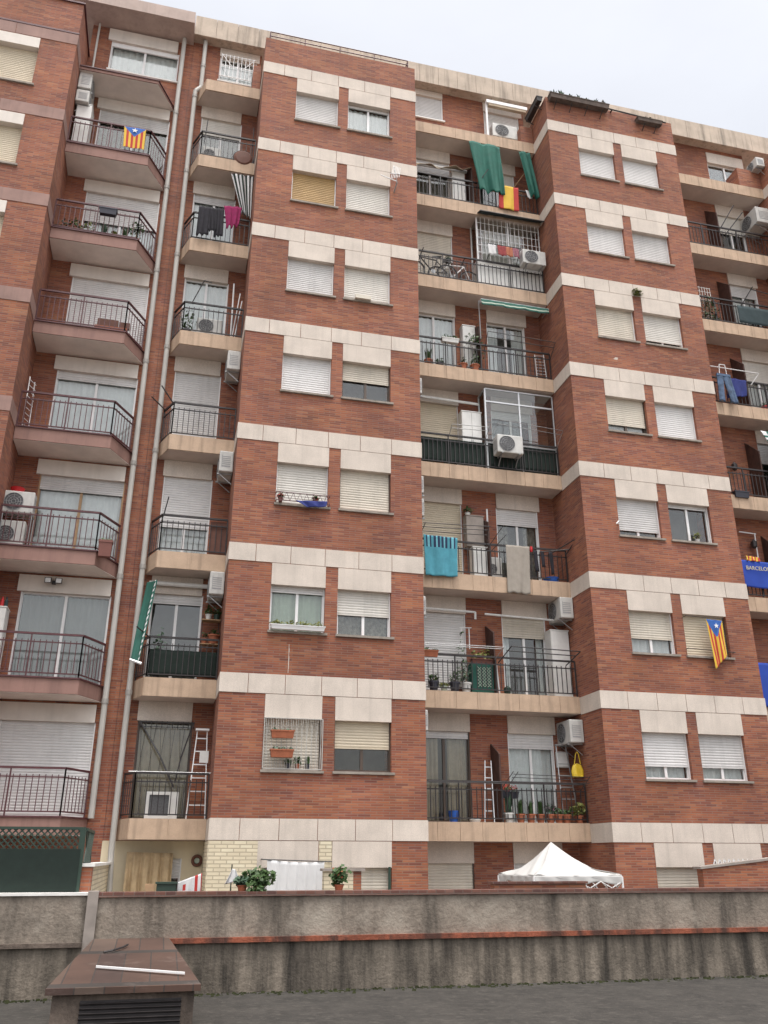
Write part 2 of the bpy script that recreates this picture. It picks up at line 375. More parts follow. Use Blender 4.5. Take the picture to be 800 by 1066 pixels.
# terrace walls in front of the building
YW = -4.2
def wall_thing(name, label, loc): return thing(name, label, 'wall', loc)
lw = wall_thing('terrace_wall', 'long stained grey terrace wall with brick cap and orange brick ledge', (4, YW, GZ))
MB().box(-1.66, 30, YW, YW+.3, GZ, -1.80).build('wall_base', M['concrete_low'], lw)
MB().box(-1.02, 30, YW-.05, YW+.3, -1.80, -1.735).build('ledge', M['brick_ledge'], lw)
MB().box(-1.66, 30, YW+.03, YW+.3, -1.735, -1.215).build('wall_face', M['concrete_wall'], lw)
MB().box(-1.70, 30, YW-.01, YW+.33, -1.215, -1.155).build('cap', M['brick_cap'], lw)
l2 = wall_thing('terrace_wall', 'short grey terrace wall left of the cement post, white sill on top under the green lattice', (-4, YW, GZ))
MB().box(-12, -1.80, YW, YW+.3, GZ, -1.82).build('wall_base', M['concrete_low'], l2)
MB().box(-12, -1.80, YW-.05, YW+.3, -1.82, -1.765).build('ledge', M['ventwall'], l2)
MB().box(-12, -1.80, YW+.03, YW+.3, -1.765, -1.19).build('wall_face', M['concrete_wall'], l2)
MB().box(-12, -1.80, YW-.0, YW+.33, -1.19, -1.155).build('sill', M['paint_white'], l2)
single(MB().box(-1.80, -1.66, YW-.02, YW+.32, GZ, -1.14), 'wall_post', M['cement'], 'thin cement post joining the two terrace walls behind the vent box', 'post')

# vent box on the terrace
vb = thing('vent_box', 'rendered vent box with worn tiled roof and dark louvre in front of the wall', 'vent box', (-1.15, -5.7, GZ))
MB().hexa([(-1.86,-7.05,GZ),(-.43,-7.05,GZ),(-.70,-4.26,GZ),(-1.64,-4.26,GZ),(-1.86,-7.05,-2.02),(-.43,-7.05,-2.02),(-.70,-4.26,-1.80),(-1.64,-4.26,-1.80)]).build('box_wall', M['ventwall'], vb)
MB().hexa([(-1.93,-7.12,-2.02),(-.37,-7.12,-2.02),(-.68,-4.255,-1.78),(-1.66,-4.255,-1.78),(-1.93,-7.12,-1.96),(-.37,-7.12,-1.96),(-.68,-4.255,-1.72),(-1.66,-4.255,-1.72)]).build('tiled_roof', M['tileroof'], vb)
lv = MB()
for i in range(7):
    z = -2.10 - .045*i; lv.hexa([(-1.58,-7.062,z-.03),(-.56,-7.062,z-.03),(-.56,-7.052,z-.03),(-1.58,-7.052,z-.03),(-1.58,-7.085,z-.012),(-.56,-7.085,z-.012),(-.56,-7.052,z),(-1.58,-7.052,z)])
MB().box(-1.58,-.56,-7.056,-7.052,GZ,-2.085).build('louvre', M['dark'], vb)
lv.build('louvre', M['dark'], vb)
single(MB().hexa([(-1.50,-6.22,-1.868),(-.53,-6.72,-1.906),(-.53,-6.69,-1.903),(-1.50,-6.19,-1.865),(-1.50,-6.22,-1.848),(-.53,-6.72,-1.886),(-.53,-6.69,-1.883),(-1.50,-6.19,-1.845)]), 'batten', M['white'], 'white batten lying across the tiled roof of the vent box', 'batten')
single(MB().path([(-1.47,-5.3,-1.79),(-1.36,-5.25,-1.775),(-1.25,-5.05,-1.76),(-1.2,-4.9,-1.745)], .012), 'cable', M['dark'], 'short dark cable lying on the upper tiles of the vent box roof', 'cable')

# ------------------------------------------------------------------ building helpers
def holed(mb, x0, x1, z0, z1, y, holes, depth):
    """front sheet facing -Y with rectangular recesses"""
    xs = sorted({x0, x1, *[h[0] for h in holes], *[h[1] for h in holes]}); zs = sorted({z0, z1, *[h[2] for h in holes], *[h[3] for h in holes]})
    for i in range(len(xs)-1):
        for j in range(len(zs)-1):
            cx, cz = (xs[i]+xs[i+1])/2, (zs[j]+zs[j+1])/2
            if any(h[0] < cx < h[1] and h[2] < cz < h[3] for h in holes): continue
            mb.quad((xs[i],y,zs[j]), (xs[i+1],y,zs[j]), (xs[i+1],y,zs[j+1]), (xs[i],y,zs[j+1]))
    for a, b, c, d in holes:
        Y2 = y+depth
        mb.quad((a,y,c),(a,Y2,c),(a,Y2,d),(a,y,d)); mb.quad((b,y,c),(b,Y2,c),(b,Y2,d),(b,y,d))
        mb.quad((a,y,d),(b,y,d),(b,Y2,d),(a,Y2,d)); mb.quad((a,y,c),(b,y,c),(b,Y2,c),(a,Y2,c))
    return mb
def slats(x0, x1, z0, z1, y, p=.058):
    mb = MB(); n = max(1, round((z1-z0)/p)); q = (z1-z0)/n
    for i in range(n):
        a = z0 + i*q
        mb.quad((x0,y+.002,a),(x1,y+.002,a),(x1,y+.002,a+.12*q),(x0,y+.002,a+.12*q))
        mb.quad((x0,y+.002,a+.12*q),(x1,y+.002,a+.12*q),(x1,y-.005,a+.20*q),(x0,y-.005,a+.20*q))
        mb.quad((x0,y-.005,a+.20*q),(x1,y-.005,a+.20*q),(x1,y-.007,a+.6*q),(x0,y-.007,a+.6*q))
        mb.quad((x0,y-.007,a+.6*q),(x1,y-.007,a+.6*q),(x1,y+.002,a+q),(x0,y+.002,a+q))
    return mb
M['laundry_red'] = pmat('faded red washing', (.27, .05, .05), .95, .3, 12.)
M['laundry_pink'] = pmat('patterned pink washing', (.30, .12, .15), .95, .5, 16.)
def opening(root, x0, x1, z0, z1, y, shut=1.0, frame='white', shutm='shut_white', panes=2, curtain=None, sill='sill', lintel=None, lintm='stone', depth=.14, name='window', box=.0, lproud=.02, curt_cover=1.0, midrail=False):
    """a window or balcony door set in a recess of the wall: frame > panes, shutter, curtain, sill, lintel"""
    F = M[frame]; yf = y+depth; w = .045
    if shutm == 'shut_white': shutm = random.choice(['shut_white', 'shut_white', 'shut_white_b', 'shut_white_c'])
    fm = MB()
    fm.box(x0, x0+w, yf, yf+.05, z0, z1); fm.box(x1-w, x1, yf, yf+.05, z0, z1)
    fm.box(x0+w, x1-w, yf, yf+.05, z0, z0+w); fm.box(x0+w, x1-w, yf, yf+.05, z1-w, z1)
    px = [x0+w + (x1-x0-2*w)*i/panes for i in range(panes+1)]
    for i in range(1, panes): fm.box(px[i]-.03, px[i]+.03, yf-.01, yf+.04, z0+w, z1-w)
    if midrail: 
        for i in range(panes): fm.box(px[i]+.031, px[i+1]-.031, yf, yf+.035, z0+.62, z0+.68)
    # side guides of the roller shutter
    fm.box(x0, x0+.025, yf-.05, yf-.001, z0, z1); fm.box(x1-.025, x1, yf-.05, yf-.001, z0, z1)
    f = fm.build(name, F, root)
    if box: MB().box(x0+.026, x1-.026, yf-.045, yf-.002, z1-box, z1).build('shutter_box', F, f)
    zt = z1-box
    zs = z0 + (zt-z0)*(1-shut)
    if shut < .97:
        for i in range(panes):
            a, b = px[i]+(.03 if i else 0), px[i+1]-(.03 if i < panes-1 else 0)
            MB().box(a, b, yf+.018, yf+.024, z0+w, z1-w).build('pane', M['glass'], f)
        MB().box(x0-.02, x1+.02, yf+.45, yf+.46, z0-.02, z1+.02).build('room', M['room'], f)  # backing sheet with the interior's darkness painted into its colour
        if curtain:
            cm = MB(); Wd = (x1-x0-2*w); ph = random.uniform(0, 6)
            for (u0, u1) in ([(0, 1)] if curt_cover >= 1 else [(0, curt_cover/2), (1-curt_cover/2, 1)]):
                cm.grid(lambda u, v, u0=u0, u1=u1: (x0+w+Wd*(u0+(u1-u0)*u), yf+.10+.022*math.sin(ph+(u0+(u1-u0)*u)*Wd*42+1.3*math.sin(u*9)), z1-w-(z1-z0-2*w)*v), 40, 2)
            cm.build('curtain', M[curtain], f)
    if shut > .02:
        s_ = slats(x0+.026, x1-.026, zs, zt, yf-.022)
        if shut < .985: s_.box(x0+.028, x1-.028, yf-.035, yf-.016, zs-.03, zs-.001)
        s_.build('shutter', M[shutm], f)
    if sill: MB().box(x0-.03, x1+.06, y-.05, yf-.001, z0-.05, z0-.001).build('sill', M[sill], f)
    if lintel:
        a, b, c, d = lintel; c -= .016; MB().box(a+.002, b-.002, y-lproud, y+depth+.02, c, d).build('lintel', M[lintm], f)
    return f
def bands(root, x0, x1, y0, z, h=.40, pitch=.752, first=.55, left=None, right=None, mat='stone', off=.015):
    """one course of stone slabs with open joints; returns along the visible side wall"""
    mb = MB(); g_ = .006
    xs = [x0-off] ; x = x0+first
    while x < x1-.2: xs.append(x); x += pitch
    xs.append(x1+off)
    for a, b in zip(xs, xs[1:]): mb.box(a+(g_ if a != xs[0] else 0), b-(g_ if b != xs[-1] else 0), y0-off, y0+.05, z-h+.005, z-.005)
    if left: 
        ys = [y0+.051, y0+left*.52, y0+left]
        for a, b in zip(ys, ys[1:]): mb.box(x0-off, x0+.05, a+g_*.5, b-g_*.5, z-h+.005, z-.005)
    if right:
        ys = [y0+.051, y0+right]
        for a, b in zip(ys, ys[1:]): mb.box(x1-.05, x1+off, a+g_*.5, b, z-h+.005, z-.005)
    return mb.build('stone_band', M[mat], root)
def railing(slab, path, z, mat, h=.9, sp=.118, mid=.17, poke=.05):
    mb = MB()
    for (a, b) in zip(path, path[1:]):
        A, B = Vector((*a, z)), Vector((*b, z)); d = B-A; L = d.length; up = Vector((0,0,1))
        mb.tube(A+up*h, B+up*h, .029, 4); mb.tube(A+up*(h-mid), B+up*(h-mid), .017, 4); mb.tube(A+up*.08, B+up*.08, .017, 4)
        n = max(1, round(L/sp))
        for i in range(1, n):
            P = A + d*(i/n); mb.tube(P+up*.08, P+up*(h-mid+poke), .0115, 4)
        k = max(1, round(L/1.1))
        for i in range(k+1):
            P = A + d*(i/k); mb.tube(P, P+up*h, .020, 4)
    return mb.build('railing', M[mat], slab)

ZL = [0, 2.78, 5.57, 8.44, 11.29, 14.09, 16.87, 19.6]      # slab / band tops of the main building
T1, T2 = (0.0, 4.29), (8.36, 12.56)
YS, YB = 1.0, 1.62                                         # balcony front edge, back wall
main = thing('apartment_building', 'tall red brick apartment block with two window towers and pale stone bands', 'building', (6, 0, GZ))
# --- tower walls
L_, R_ = (.92, 2.09), (2.36, 3.55)
def tower(x0, x1, lx, rx, wins):
    holes = []
    for k in range(0, 8):
        for (a, b), w in zip((lx, rx), wins[k]):
            if w is None: continue
            zt = ZL[k]-.87; zb = ZL[k]-1.88 if k else w.get('zb', GZ+.06)
            w['h'] = (a, b, zb, zt); holes.append(w['h'])
    mb = MB(); holed(mb, x0, x1, GZ, 20.5, 0.0, holes, .62)
    mb.quad((x0,0,GZ),(x0,3,GZ),(x0,3,20.5),(x0,0,20.5)); mb.quad((x1,0,GZ),(x1,3,GZ),(x1,3,20.5),(x1,0,20.5))
    mb.quad((x0,0,20.5),(x1,0,20.5),(x1,3,20.5),(x0,3,20.5))
    mb.build('wall', M['brick'], main)
    for k in range(0, 8):
        for (a, b), w in zip((lx, rx), wins[k]):
            if w is None: continue
            w = dict(w); h = w.pop('h'); w.pop('zb', 0)
            opening(main, h[0], h[1], h[2], h[3], 0.0, lintel=(a, b, ZL[k]-.865, ZL[k]-.407), lproud=.016, **w)
W1 = {
 7: (dict(shut=1.0), dict(shut=.06, curtain='curtain', curt_cover=1)),
 6: (dict(shut=.86, shutm='shut_tan', curtain='curtain'), dict(shut=1.0, shutm='shut_white')),
 5: (dict(shut=.95), dict(shut=.93)),
 4: (dict(shut=1.0), dict(shut=.45, frame='dark_frame', shutm='shut_cream')),
 3: (dict(shut=1.0), dict(shut=1.0, shutm='shut_cream', frame='dark_frame')),
 2: (dict(shut=.12, curtain='curtain_green', shutm='shut_white'), dict(shut=.52, curtain='curtain_grey')),
 1: (dict(shut=1.0, shutm='shut_cream', frame='dark_frame'), dict(shut=.52, shutm='shut_beige', frame='dark_frame')),
 0: (dict(shut=1.0, shutm='shut_white', sill=None), dict(shut=1.0, shutm='shut_cream', sill=None, frame='dark_frame')),
}
W2 = {
 7: (dict(shut=1.0), dict(shut=1.0)),
 6: (dict(shut=.94), dict(shut=1.0)),
 5: (dict(shut=1.0, shutm='shut_cream'), dict(shut=.80, curtain='curtain_grey')),
 4: (dict(shut=.74, shutm='shut_cream', curtain='curtain', frame='dark_frame'), dict(shut=1.0)),
 3: (dict(shut=.80, curtain='curtain_grey'), dict(shut=.08)),
 2: (dict(shut=.62, shutm='shut_cream', curtain='curtain'), dict(shut=1.0, shutm='shut_beige', frame='dark_frame')),
 1: (dict(shut=.70, shutm='shut_white', curtain='curtain'), dict(shut=.70, curtain='curtain')),
 0: (dict(shut=1.0, shutm='shut_cream', sill=None), dict(shut=1.0, shutm='shut_cream', sill=None)),
}
tower(*T1, L_, R_, W1)
tower(*T2, (9.28, 10.43), (10.69, 11.86), W2)
for k, z in enumerate(ZL):
    bands(main, *T1, 0, z, left=YS-.002, right=YS-.002, first=.56)
    bands(main, *T2, 0, z, left=YS-.002, right=YS-.002, first=.66, pitch=.735)
# cream painted ground-storey brick at the foot of the left tower
MB().box(2.10, 2.355, -.012, -.001, -1.0, -.405).build('painted_brick', M['cream_brick'], main)
cp = MB(); cp.prism([(-.012,1.6),(-.012,-.012),(1.04,-.012),(1.04,-.001),(-.001,-.001),(-.001,1.6)], GZ, -.405)
cp.build('painted_brick', M['cream_brick'], main)
# tower at the right frame edge: only its side shows
tw = MB(); tw.box(16.40, 20.5, 0.0, 3, GZ, 20.5); tw.build('wall', M['brick'], main)
for z in ZL[2:]: bands(main, 16.40, 20.5, 0, z, left=YS-.002)
# --- back walls of the recesses
Bx, Cx, Dx = (-2.0, 0.0), (4.29, 8.36), (12.56, 16.40)
def nextceil(k): return (ZL[k+1]-.38) if k < 7 else 21.62
doorsB, doorsC, doorsD = {}, {}, {}
B_ = {
 7: dict(x=(-1.2, -.12), z=(20.33, 21.28), shut=0, curtain='curtain', sill='paint_white', lint=(-1.22, -.05)),
 6: dict(shut=.28, curtain='curtain_grey'), 5: dict(shut=.12, curtain='curtain'), 4: dict(shut=0, curtain='curtain'),
 3: dict(shut=1.0), 2: dict(shut=.60, curtain='curtain'), 1: dict(shut=.1), 0: dict(shut=0, frame='dark_frame', curtain='beige_cloth', panes=1)}
C_L = {7: dict(x=(4.62, 5.66), z=(20.48, 21.39), shut=1.0, sill='paint_white', lint=(4.62, 5.66)), 6: dict(shut=.25, curtain='curtain_grey'), 5: dict(shut=1.0, shutm='shut_cream'), 4: dict(shut=.0, curtain='curtain'), 3: dict(shut=.55, shutm='shut_beige'),
 2: dict(shut=1.0, shutm='shut_beige'), 1: dict(shut=1.0), 0: dict(shut=.07, frame='dark_frame', curtain='beige_cloth', curt_cover=.8), -1: dict(z=(GZ+.06, -.80), shut=1.0, shutm='shut_cream', frame='dark_frame', lint=(4.6, 5.82))}
C_R = {7: dict(x=(7.02, 8.2), z=(19.62, 21.25), shut=1.0, shutm='shut_white', lint=(7.0, 8.3)), 6: dict(shut=.2), 5: dict(shut=.35, curtain='curtain'), 4: dict(shut=0, curtain='curtain', curt_cover=.62), 3: dict(shut=.1, frame='white'),
 2: dict(shut=.2, curtain='curtain_grey', curt_cover=.6), 1: dict(shut=.24, shutm='shut_cream', curtain='curtain', curt_cover=.35), 0: dict(shut=.16, curtain='curtain'), -1: dict(z=(GZ+.06, -.80), shut=1.0, lint=(6.74, 7.92))}
D_R = {7: dict(x=(14.97, 16.3), z=(20.18, 21.02), shut=0.0, sill='sill', lint=(14.97, 16.36), panes=2), 6: dict(shut=.35), 5: dict(shut=.2, curtain='curtain'), 4: dict(shut=.35, curtain='curtain'), 3: dict(shut=.3), 2: dict(shut=.3), 1: dict(shut=1.0)}
def recess(xr, cols, zlow, sides=True):
    holes = []; todo = []
    for (dx, lx, lm, tab) in cols:
        for k, w in tab.items():
            w = dict(w); z0 = ZL[k]+.02 if k >= 0 else GZ; zc = nextceil(k) if k >= 0 else ZL[0]-.38
            x = w.pop('x', dx); zz = w.pop('z', (z0, zc-.40)); ll = w.pop('lint', lx)
            holes.append((x[0], x[1], zz[0], zz[1])); todo.append((x, zz, ll, zc, lm, w, k))
    mb = MB(); holed(mb, xr[0], xr[1], zlow, 21.62, YB, holes, .62)
    mb.build('wall', M['brick'], main)
    for x, zz, ll, zc, lm, w, k in todo:
        w.setdefault('sill', None)
        if k == 7: zc = 21.60
        opening(main, x[0], x[1], zz[0], zz[1], YB, lintel=(ll[0], ll[1], zz[1]+.004, min(zc-.004, zz[1]+.42)), lintm=lm, depth=.07, name='window' if k == 7 else 'balcony_door', lproud=.03, **w)
recess(Bx, [((-1.55, -.42), (-1.58, -.45), 'stone', B_)], -.39)
recess(Cx, [((4.6, 5.82), (4.5, 5.83), 'stone', C_L), ((6.75, 7.90), (6.76, 7.95), 'stone', C_R)], GZ)
recess(Dx, [((14.96, 15.95), (14.95, 16.0), 'stone', D_R)], GZ)
# cream rendered back of the ground-floor patio
gb = MB(); holed(gb, -2.0, -.0, GZ, -.39, YB, [(-.98, -.42, GZ, -.72)], .5); gb.build('patio_wall', M['creamwall'], main)
opening(main, -.98, -.42, GZ, -.72, YB, shut=.2, panes=1, sill=None, depth=.07, name='patio_door')
# --- balcony slabs
def slab(path_front, xr, z, mat, soffit, h=.38, chamfer=None, yb=YB, ys=YS, joints=None):
    """front edge path (x,y) from left to right; body runs back to the wall"""
    pts = [(path_front[0][0], yb-.002)] if path_front[0][1] < yb-.01 else []
    pts = pts + list(path_front)
    if path_front[-1][1] < yb-.01: pts = pts + [(path_front[-1][0], yb-.002)]
    s_ = MB().prism(pts, z-h+.0125, z)
    o = s_.build('balcony', M[mat], main if mat != 'mauve' else left)
    MB().prism([(x, y+(.03 if y < yb-.05 else 0)) for x, y in pts], z-h, z-h+.012).build('soffit', M[soffit], o)
    if joints:
        jb = MB()
        for (a, b) in zip(path_front, path_front[1:]):
            A, B = Vector((*a, 0)), Vector((*b, 0)); d = B-A; n = max(1, round(d.length/joints)); t = Vector((-d.y, d.x, 0)).normalized(); dd = d.normalized()
            for i in range(n):
                P0, P1 = A+d*(i/n), A+d*((i+1)/n)
                P0 = P0 + dd*.004; P1 = P1 - dd*.004
                q0, q1 = P0 - t*.014, P1 - t*.014; r0, r1 = P0 - t*.001, P1 - t*.001
                jb.hexa([(q0.x,q0.y,z-h+.006),(q1.x,q1.y,z-h+.006),(r1.x,r1.y,z-h+.006),(r0.x,r0.y,z-h+.006),(q0.x,q0.y,z+.012),(q1.x,q1.y,z+.012),(r1.x,r1.y,z+.012),(r0.x,r0.y,z+.012)])
        jb.build('edge_facing', M[mat], o)
    return o
slabB, slabC, slabD = {}, {}, {}
for k, z in enumerate(ZL):
    pB = [(-1.73, YB-.05), (-1.50, YS), (-.016, YS)]
    slabB[k] = slab([(-1.73, YB-.003)] + pB[1:], None, z, 'peach', 'ceiling', joints=.62)
    slabC[k] = slab([(4.306, YS), (8.344, YS)], None, z, 'peach', 'ceiling', joints=.5)
    if k >= 2: slabD[k] = slab([(12.576, YS), (16.384, YS)], None, z, 'peach', 'ceiling', joints=.48)
    if k < 7:
        railing(slabB[k], [(-1.70, YB-.06), (-1.475, YS+.05), (-.03, YS+.05)], z+.012, 'rail_black', h=.87)
        railing(slabC[k], [(4.33, YS+.05), (8.32, YS+.05)], z+.012, 'rail_black', h=.84)
        if k >= 2: railing(slabD[k], [(12.6, YS+.05), (16.36, YS+.05)], z+.012, 'rail_black', h=.86)
# --- cornice and roof
for i, (a, b, fy) in enumerate(((-1.999, 20.5, 1.28),)):
    cm = MB(); x = a
    while x < b-.01:
        w = min(.62, b-x); cm.box(x+.004, x+w-.004, fy, fy+.06, 21.58, 22.32); x += .62
    cn = cm.build('cornice', M['cornice'], main)
    MB().box(a, b, fy+.061, 8, 21.62, 22.30).build('roof', M['cornice'], cn)
# drainpipe on the pier
def drainpipe(root, pts, collars, r=.062):
    p = MB().path(pts, r, 10); o = p.build('drainpipe', M['pipe'], root)
    for (x, y, z) in collars: MB().lathe((x, y, z), [(r+.012, -.05), (r+.012, .05)], 10).build('collar', M['pipe_dark'], o)
    return o
drainpipe(main, [(-1.66,1.48,21.6),(-1.66,1.48,19.78),(-1.80,1.44,19.55),(-1.80,1.44,-.6),(-1.70,1.44,-2.3)], [(-1.80,1.44,z-.25) for z in ZL[1:]] + [(-1.66,1.48,20.6)])

# --- neighbouring building on the left
ZA = [0.0, 2.63, 5.36, 8.12, 10.87, 13.57, 16.28, 18.92]
left = thing('apartment_building', 'brick apartment block at the left edge with mauve balconies and white lintels', 'building', (-4.5, 0, GZ))
tx0, tx1 = -9.2, -4.81
TB = [19.15, 16.58, 13.91, 11.2, 8.45]
holes = [(-6.87, -5.68, z-1.95, z-.72) for z in TB[:3]]
mb = MB(); holed(mb, tx0, tx1, GZ, 20.25, 0.0, holes, .5)
mb.quad((tx1,0,GZ),(tx1,3,GZ),(tx1,3,20.25),(tx1,0,20.25)); mb.quad((tx0,0,20.25),(tx1,0,20.25),(tx1,3,20.25),(tx0,3,20.25)); mb.quad((tx0,0,GZ),(tx0,3,GZ),(tx0,3,20.25),(tx0,0,20.25))
mb.build('wall', M['brick'], left)
for h in holes: opening(left, *h, 0.0, shut=1.0, shutm='shut_beige', lintel=(h[0], h[1], h[3]+.002, h[3]+.32), lintm='lintel_white', lproud=.03, frame='dark_frame', depth=.16)
for z in TB: bands(left, tx0, tx1, 0, z, h=.36, right=.76, mat='mauve_band', off=.012, first=1.4, pitch=1.5)
MB().box(tx0, tx1+.04, -.04, 3, 20.252, 20.30).build('coping', M['rail_brown'], left)
MB().box(tx0, tx1+.02, -.02, -.001, 19.16, 19.21).build('flashing', M['rail_brown'], left)
Ax = (-4.81, -2.0); YA = .76
A_ = {7: dict(x=(-4.25, -2.36), z=(19.93, 21.03), shut=.0, curtain='curtain', sill='paint_white', box=.17), 6: dict(shut=.20, curtain='curtain_grey', curt_cover=.9), 5: dict(shut=.45, curtain='curtain'), 4: dict(shut=1.0), 3: dict(shut=.10, curtain='curtain'),
      2: dict(shut=.16, curtain='curtain', frame='woodpale'), 1: dict(shut=0, curtain='curtain_white2'), 0: dict(shut=1.0)}
M['curtain_white2'] = pmat('grey blind', (.36, .36, .36), .9, .08, 2.)
holes, todo = [], []
for k, w in A_.items():
    w = dict(w); zc = ZA[k+1]-.36 if k < 7 else 21.45
    if k == 6: zc = 18.80
    x = w.pop('x', (-4.27, -2.40)); zz = w.pop('z', (ZA[k]+.02, zc-.36)); holes.append((*x, *zz)); todo.append((x, zz, zc, w, k))
mb = MB(); holed(mb, *Ax, GZ, 21.5, YB, holes, .62); mb.build('wall', M['brick'], left)
for x, zz, zc, w, k in todo:
    w.setdefault('sill', None)
    opening(left, *x, *zz, YB, lintel=(-4.35, -2.42, zz[1]+.004, zc-.004), lintm='lintel_white', lproud=.05, depth=.07, name='window' if k == 7 else 'balcony_door', **w)
slabA = {}
for k, z in enumerate(ZA):
    front = [(-4.797, YA), (-2.76, YA), (-2.33, YB-.003)]
    slabA[k] = slab(front, None, z, 'mauve', 'ceiling_mauve', h=.31 if k < 7 else .10)
    MB().prism([(-4.797, YA-.03), (-2.745, YA-.03), (-2.30, YB-.004), (-2.345, YB-.004), (-2.765, YA+.03), (-4.797, YA+.03)], z+.0005, z+.03).build('drip_edge', M['rail_brown'], slabA[k])
    if k < 7: railing(slabA[k], [(-4.79, YA+.05), (-2.79, YA+.05), (-2.40, YB-.08)], z+.03, 'rail_brown', h=.88)
cn = MB().box(tx0, -2.0, .86, .94, 21.50, 21.92).build('cornice', M['cornice_mauve'], left)
MB().box(tx0, -2.0, .941, 8, 21.501, 21.90).build('roof', M['cornice_mauve'], cn)
drainpipe(left, [(-2.26,1.46,21.48),(-2.26,1.46,.02)], [(-2.26,1.46,z-.3) for z in ZA[1:]])
drainpipe(left, [(-4.62,1.5,21.45),(-4.62,1.5,19.05)], [], r=.03)
MB().box(-1.995, -1.99, YB-.012, YB, -.4, 21.5).build('expansion_joint', M['dark'], left)

# roof rail on the left tower, planters on the right tower
rr = MB()
for x in (.12, 1.1, 2.1, 3.1, 4.1): rr.tube((x,.06,20.5),(x,.06,20.82),.014,5)
for z in (20.82, 20.66): rr.tube((.12,.06,z),(4.1,.06,z),.016,5); rr.tube((4.1,.06,z),(4.1,.9,z),.016,5); rr.tube((.12,.06,z),(.12,.9,z),.016,5)
single(rr, 'roof_rail', M['rail_brown'], 'low two-bar brown metal rail on top of the left brick tower', 'railing')

M['planterbrown'] = pmat('weathered brown planter', (.115, .085, .07), .85, .4, 5., .3)

# ================================================================== objects on and around the buildings
def cloth(tl, tr, bl, br, amp=.03, waves=4, nu=36, nv=18, pick=None, ph=None, sag=0., edge=0.):
    tl, tr, bl, br = map(Vector, (tl, tr, bl, br)); ph = random.uniform(0, 6) if ph is None else ph
    nrm = (tr-tl).cross(bl-tl).normalized()
    if nrm.y > 0: nrm = -nrm
    def fn(u, v):
        P = (tl*(1-u)+tr*u)*(1-v) + (bl*(1-u)+br*u)*v
        w = amp*(.35+.65*v)*(math.sin(ph+u*waves*6.283+.8*math.sin(v*3+ph)) + .35*math.sin(ph*2+u*waves*13.1+v*2))
        P = P + nrm*w
        P.z -= sag*math.sin(math.pi*u)*(1-.3*v) - edge*math.sin(u*17+ph)*v*.5
        return P
    return MB().grid(fn, nu, nv, pick)
def foliage(c, rx, ry, rz, n, s=.07, style='bush'):
    mb = MB(); c = Vector(c)
    for i in range(n):
        if style == 'grass':
            a = random.uniform(0, 6.283); L = rz*random.uniform(.6, 1.1); t = random.uniform(.15, .75)*rx/rz if rz else .3
            b = c + Vector((random.uniform(-.25,.25)*rx, random.uniform(-.25,.25)*ry, 0)); d = Vector((math.cos(a)*t*L, math.sin(a)*t*L*.7, L)); w = Vector((-math.sin(a), math.cos(a), 0))*s*.16
            mid = b + d*.55 + Vector((0,0,.05*L)); tip = b + d - Vector((0,0,.12*L))
            mb.quad(b-w, b+w, mid+w, mid-w); mb.quad(mid-w, mid+w, tip+w*.15, tip-w*.15)
        else:
            while True:
                q = Vector((random.uniform(-1,1), random.uniform(-1,1), random.uniform(-1,1)))
                if .25 < q.length < 1: break
            k = 1 + .35*math.sin(q.x*5+c.x*9)*math.sin(q.z*6+c.z)
            p = c + Vector((q.x*rx*k, q.y*ry, q.z*rz*k))
            u = Vector((random.gauss(0,1), random.gauss(0,1), random.gauss(0,.6))).normalized(); v = u.orthogonal().normalized(); v = (v + Vector((0,0,-.3))).normalized()
            a = s*random.uniform(.6, 1.25); b = a*.45
            mb.quad(p-u*a*.5, p+v*b, p+u*a*.6, p-v*b)
    return mb
def plant(x, y, z, h, r, label, leaf='leaf', pot='terracotta', pr=.09, phh=.16, n=70, s=.075, style='bush', cat='potted plant', flowers=None, group=None, trunk=False):
    t = thing('potted_plant', label, cat, (x, y, z), group)
    pm = MB().lathe((x, y, z), [(pr*.72, 0), (pr*.95, phh*.85), (pr*1.08, phh*.86), (pr*1.08, phh)], 12)
    p = pm.build('pot', M[pot], t)
    MB().lathe((x, y, z), [(pr*.98, phh+.001), (pr*.98, phh+.008)], 12).build('soil', M['soil'], p)
    if style == 'grass': foliage((x, y, z+phh), r, r*.8, h, n, s*2, 'grass').build('foliage', M[leaf], t)
    else:
        foliage((x, y, z+phh+h*.5), r, r*.75, h*.55, n, s).build('foliage', M[leaf], t)
        MB().tube((x, y, z+phh), (x+.01, y, z+phh+h*.5), .008, 5).build('stem', M['woodpale'], t)
    if flowers: foliage((x, y, z+phh+h*.6), r*.9, r*.7, h*.45, 26, .05).build('flowers', M[flowers], t)
    return t
def planter_box(x0, x1, y0, y1, z, h, label, mat='terracotta', leaf='leaf', n=90, ph=.16, s=.07, style='bush', cat='planter', feet=False):
    t = thing('planter', label, cat, ((x0+x1)/2, (y0+y1)/2, z))
    b = MB().hexa([(x0+.02,y0+.02,z),(x1-.02,y0+.02,z),(x1-.02,y1-.02,z),(x0+.02,y1-.02,z),(x0,y0,z+h),(x1,y0,z+h),(x1,y1,z+h),(x0,y1,z+h)])
    o = b.build('box', M[mat], t)
    MB().box(x0-.008, x1+.008, y0-.008, y1+.008, z+h*.86, z+h+.004).build('rim', M[mat], o)
    fm = MB()
    if n:
        k = max(2, int((x1-x0)/.25))
        for i in range(k):
            cx = x0+(x1-x0)*(i+.5)/k; hh = ph*random.uniform(.5, 1.2)
            g_ = foliage((cx, (y0+y1)/2, z+h+(hh*.5 if style == 'bush' else 0)), (x1-x0)/k*.6, (y1-y0)*.5, hh*(.6 if style == 'bush' else 1), n//k, s, style)
            q = len(fm.v); fm.v += g_.v; fm.f += [tuple(q+i for i in f) for f in g_.f]; fm.mi += g_.mi
        fm.build('foliage', M[leaf], t)
    return t
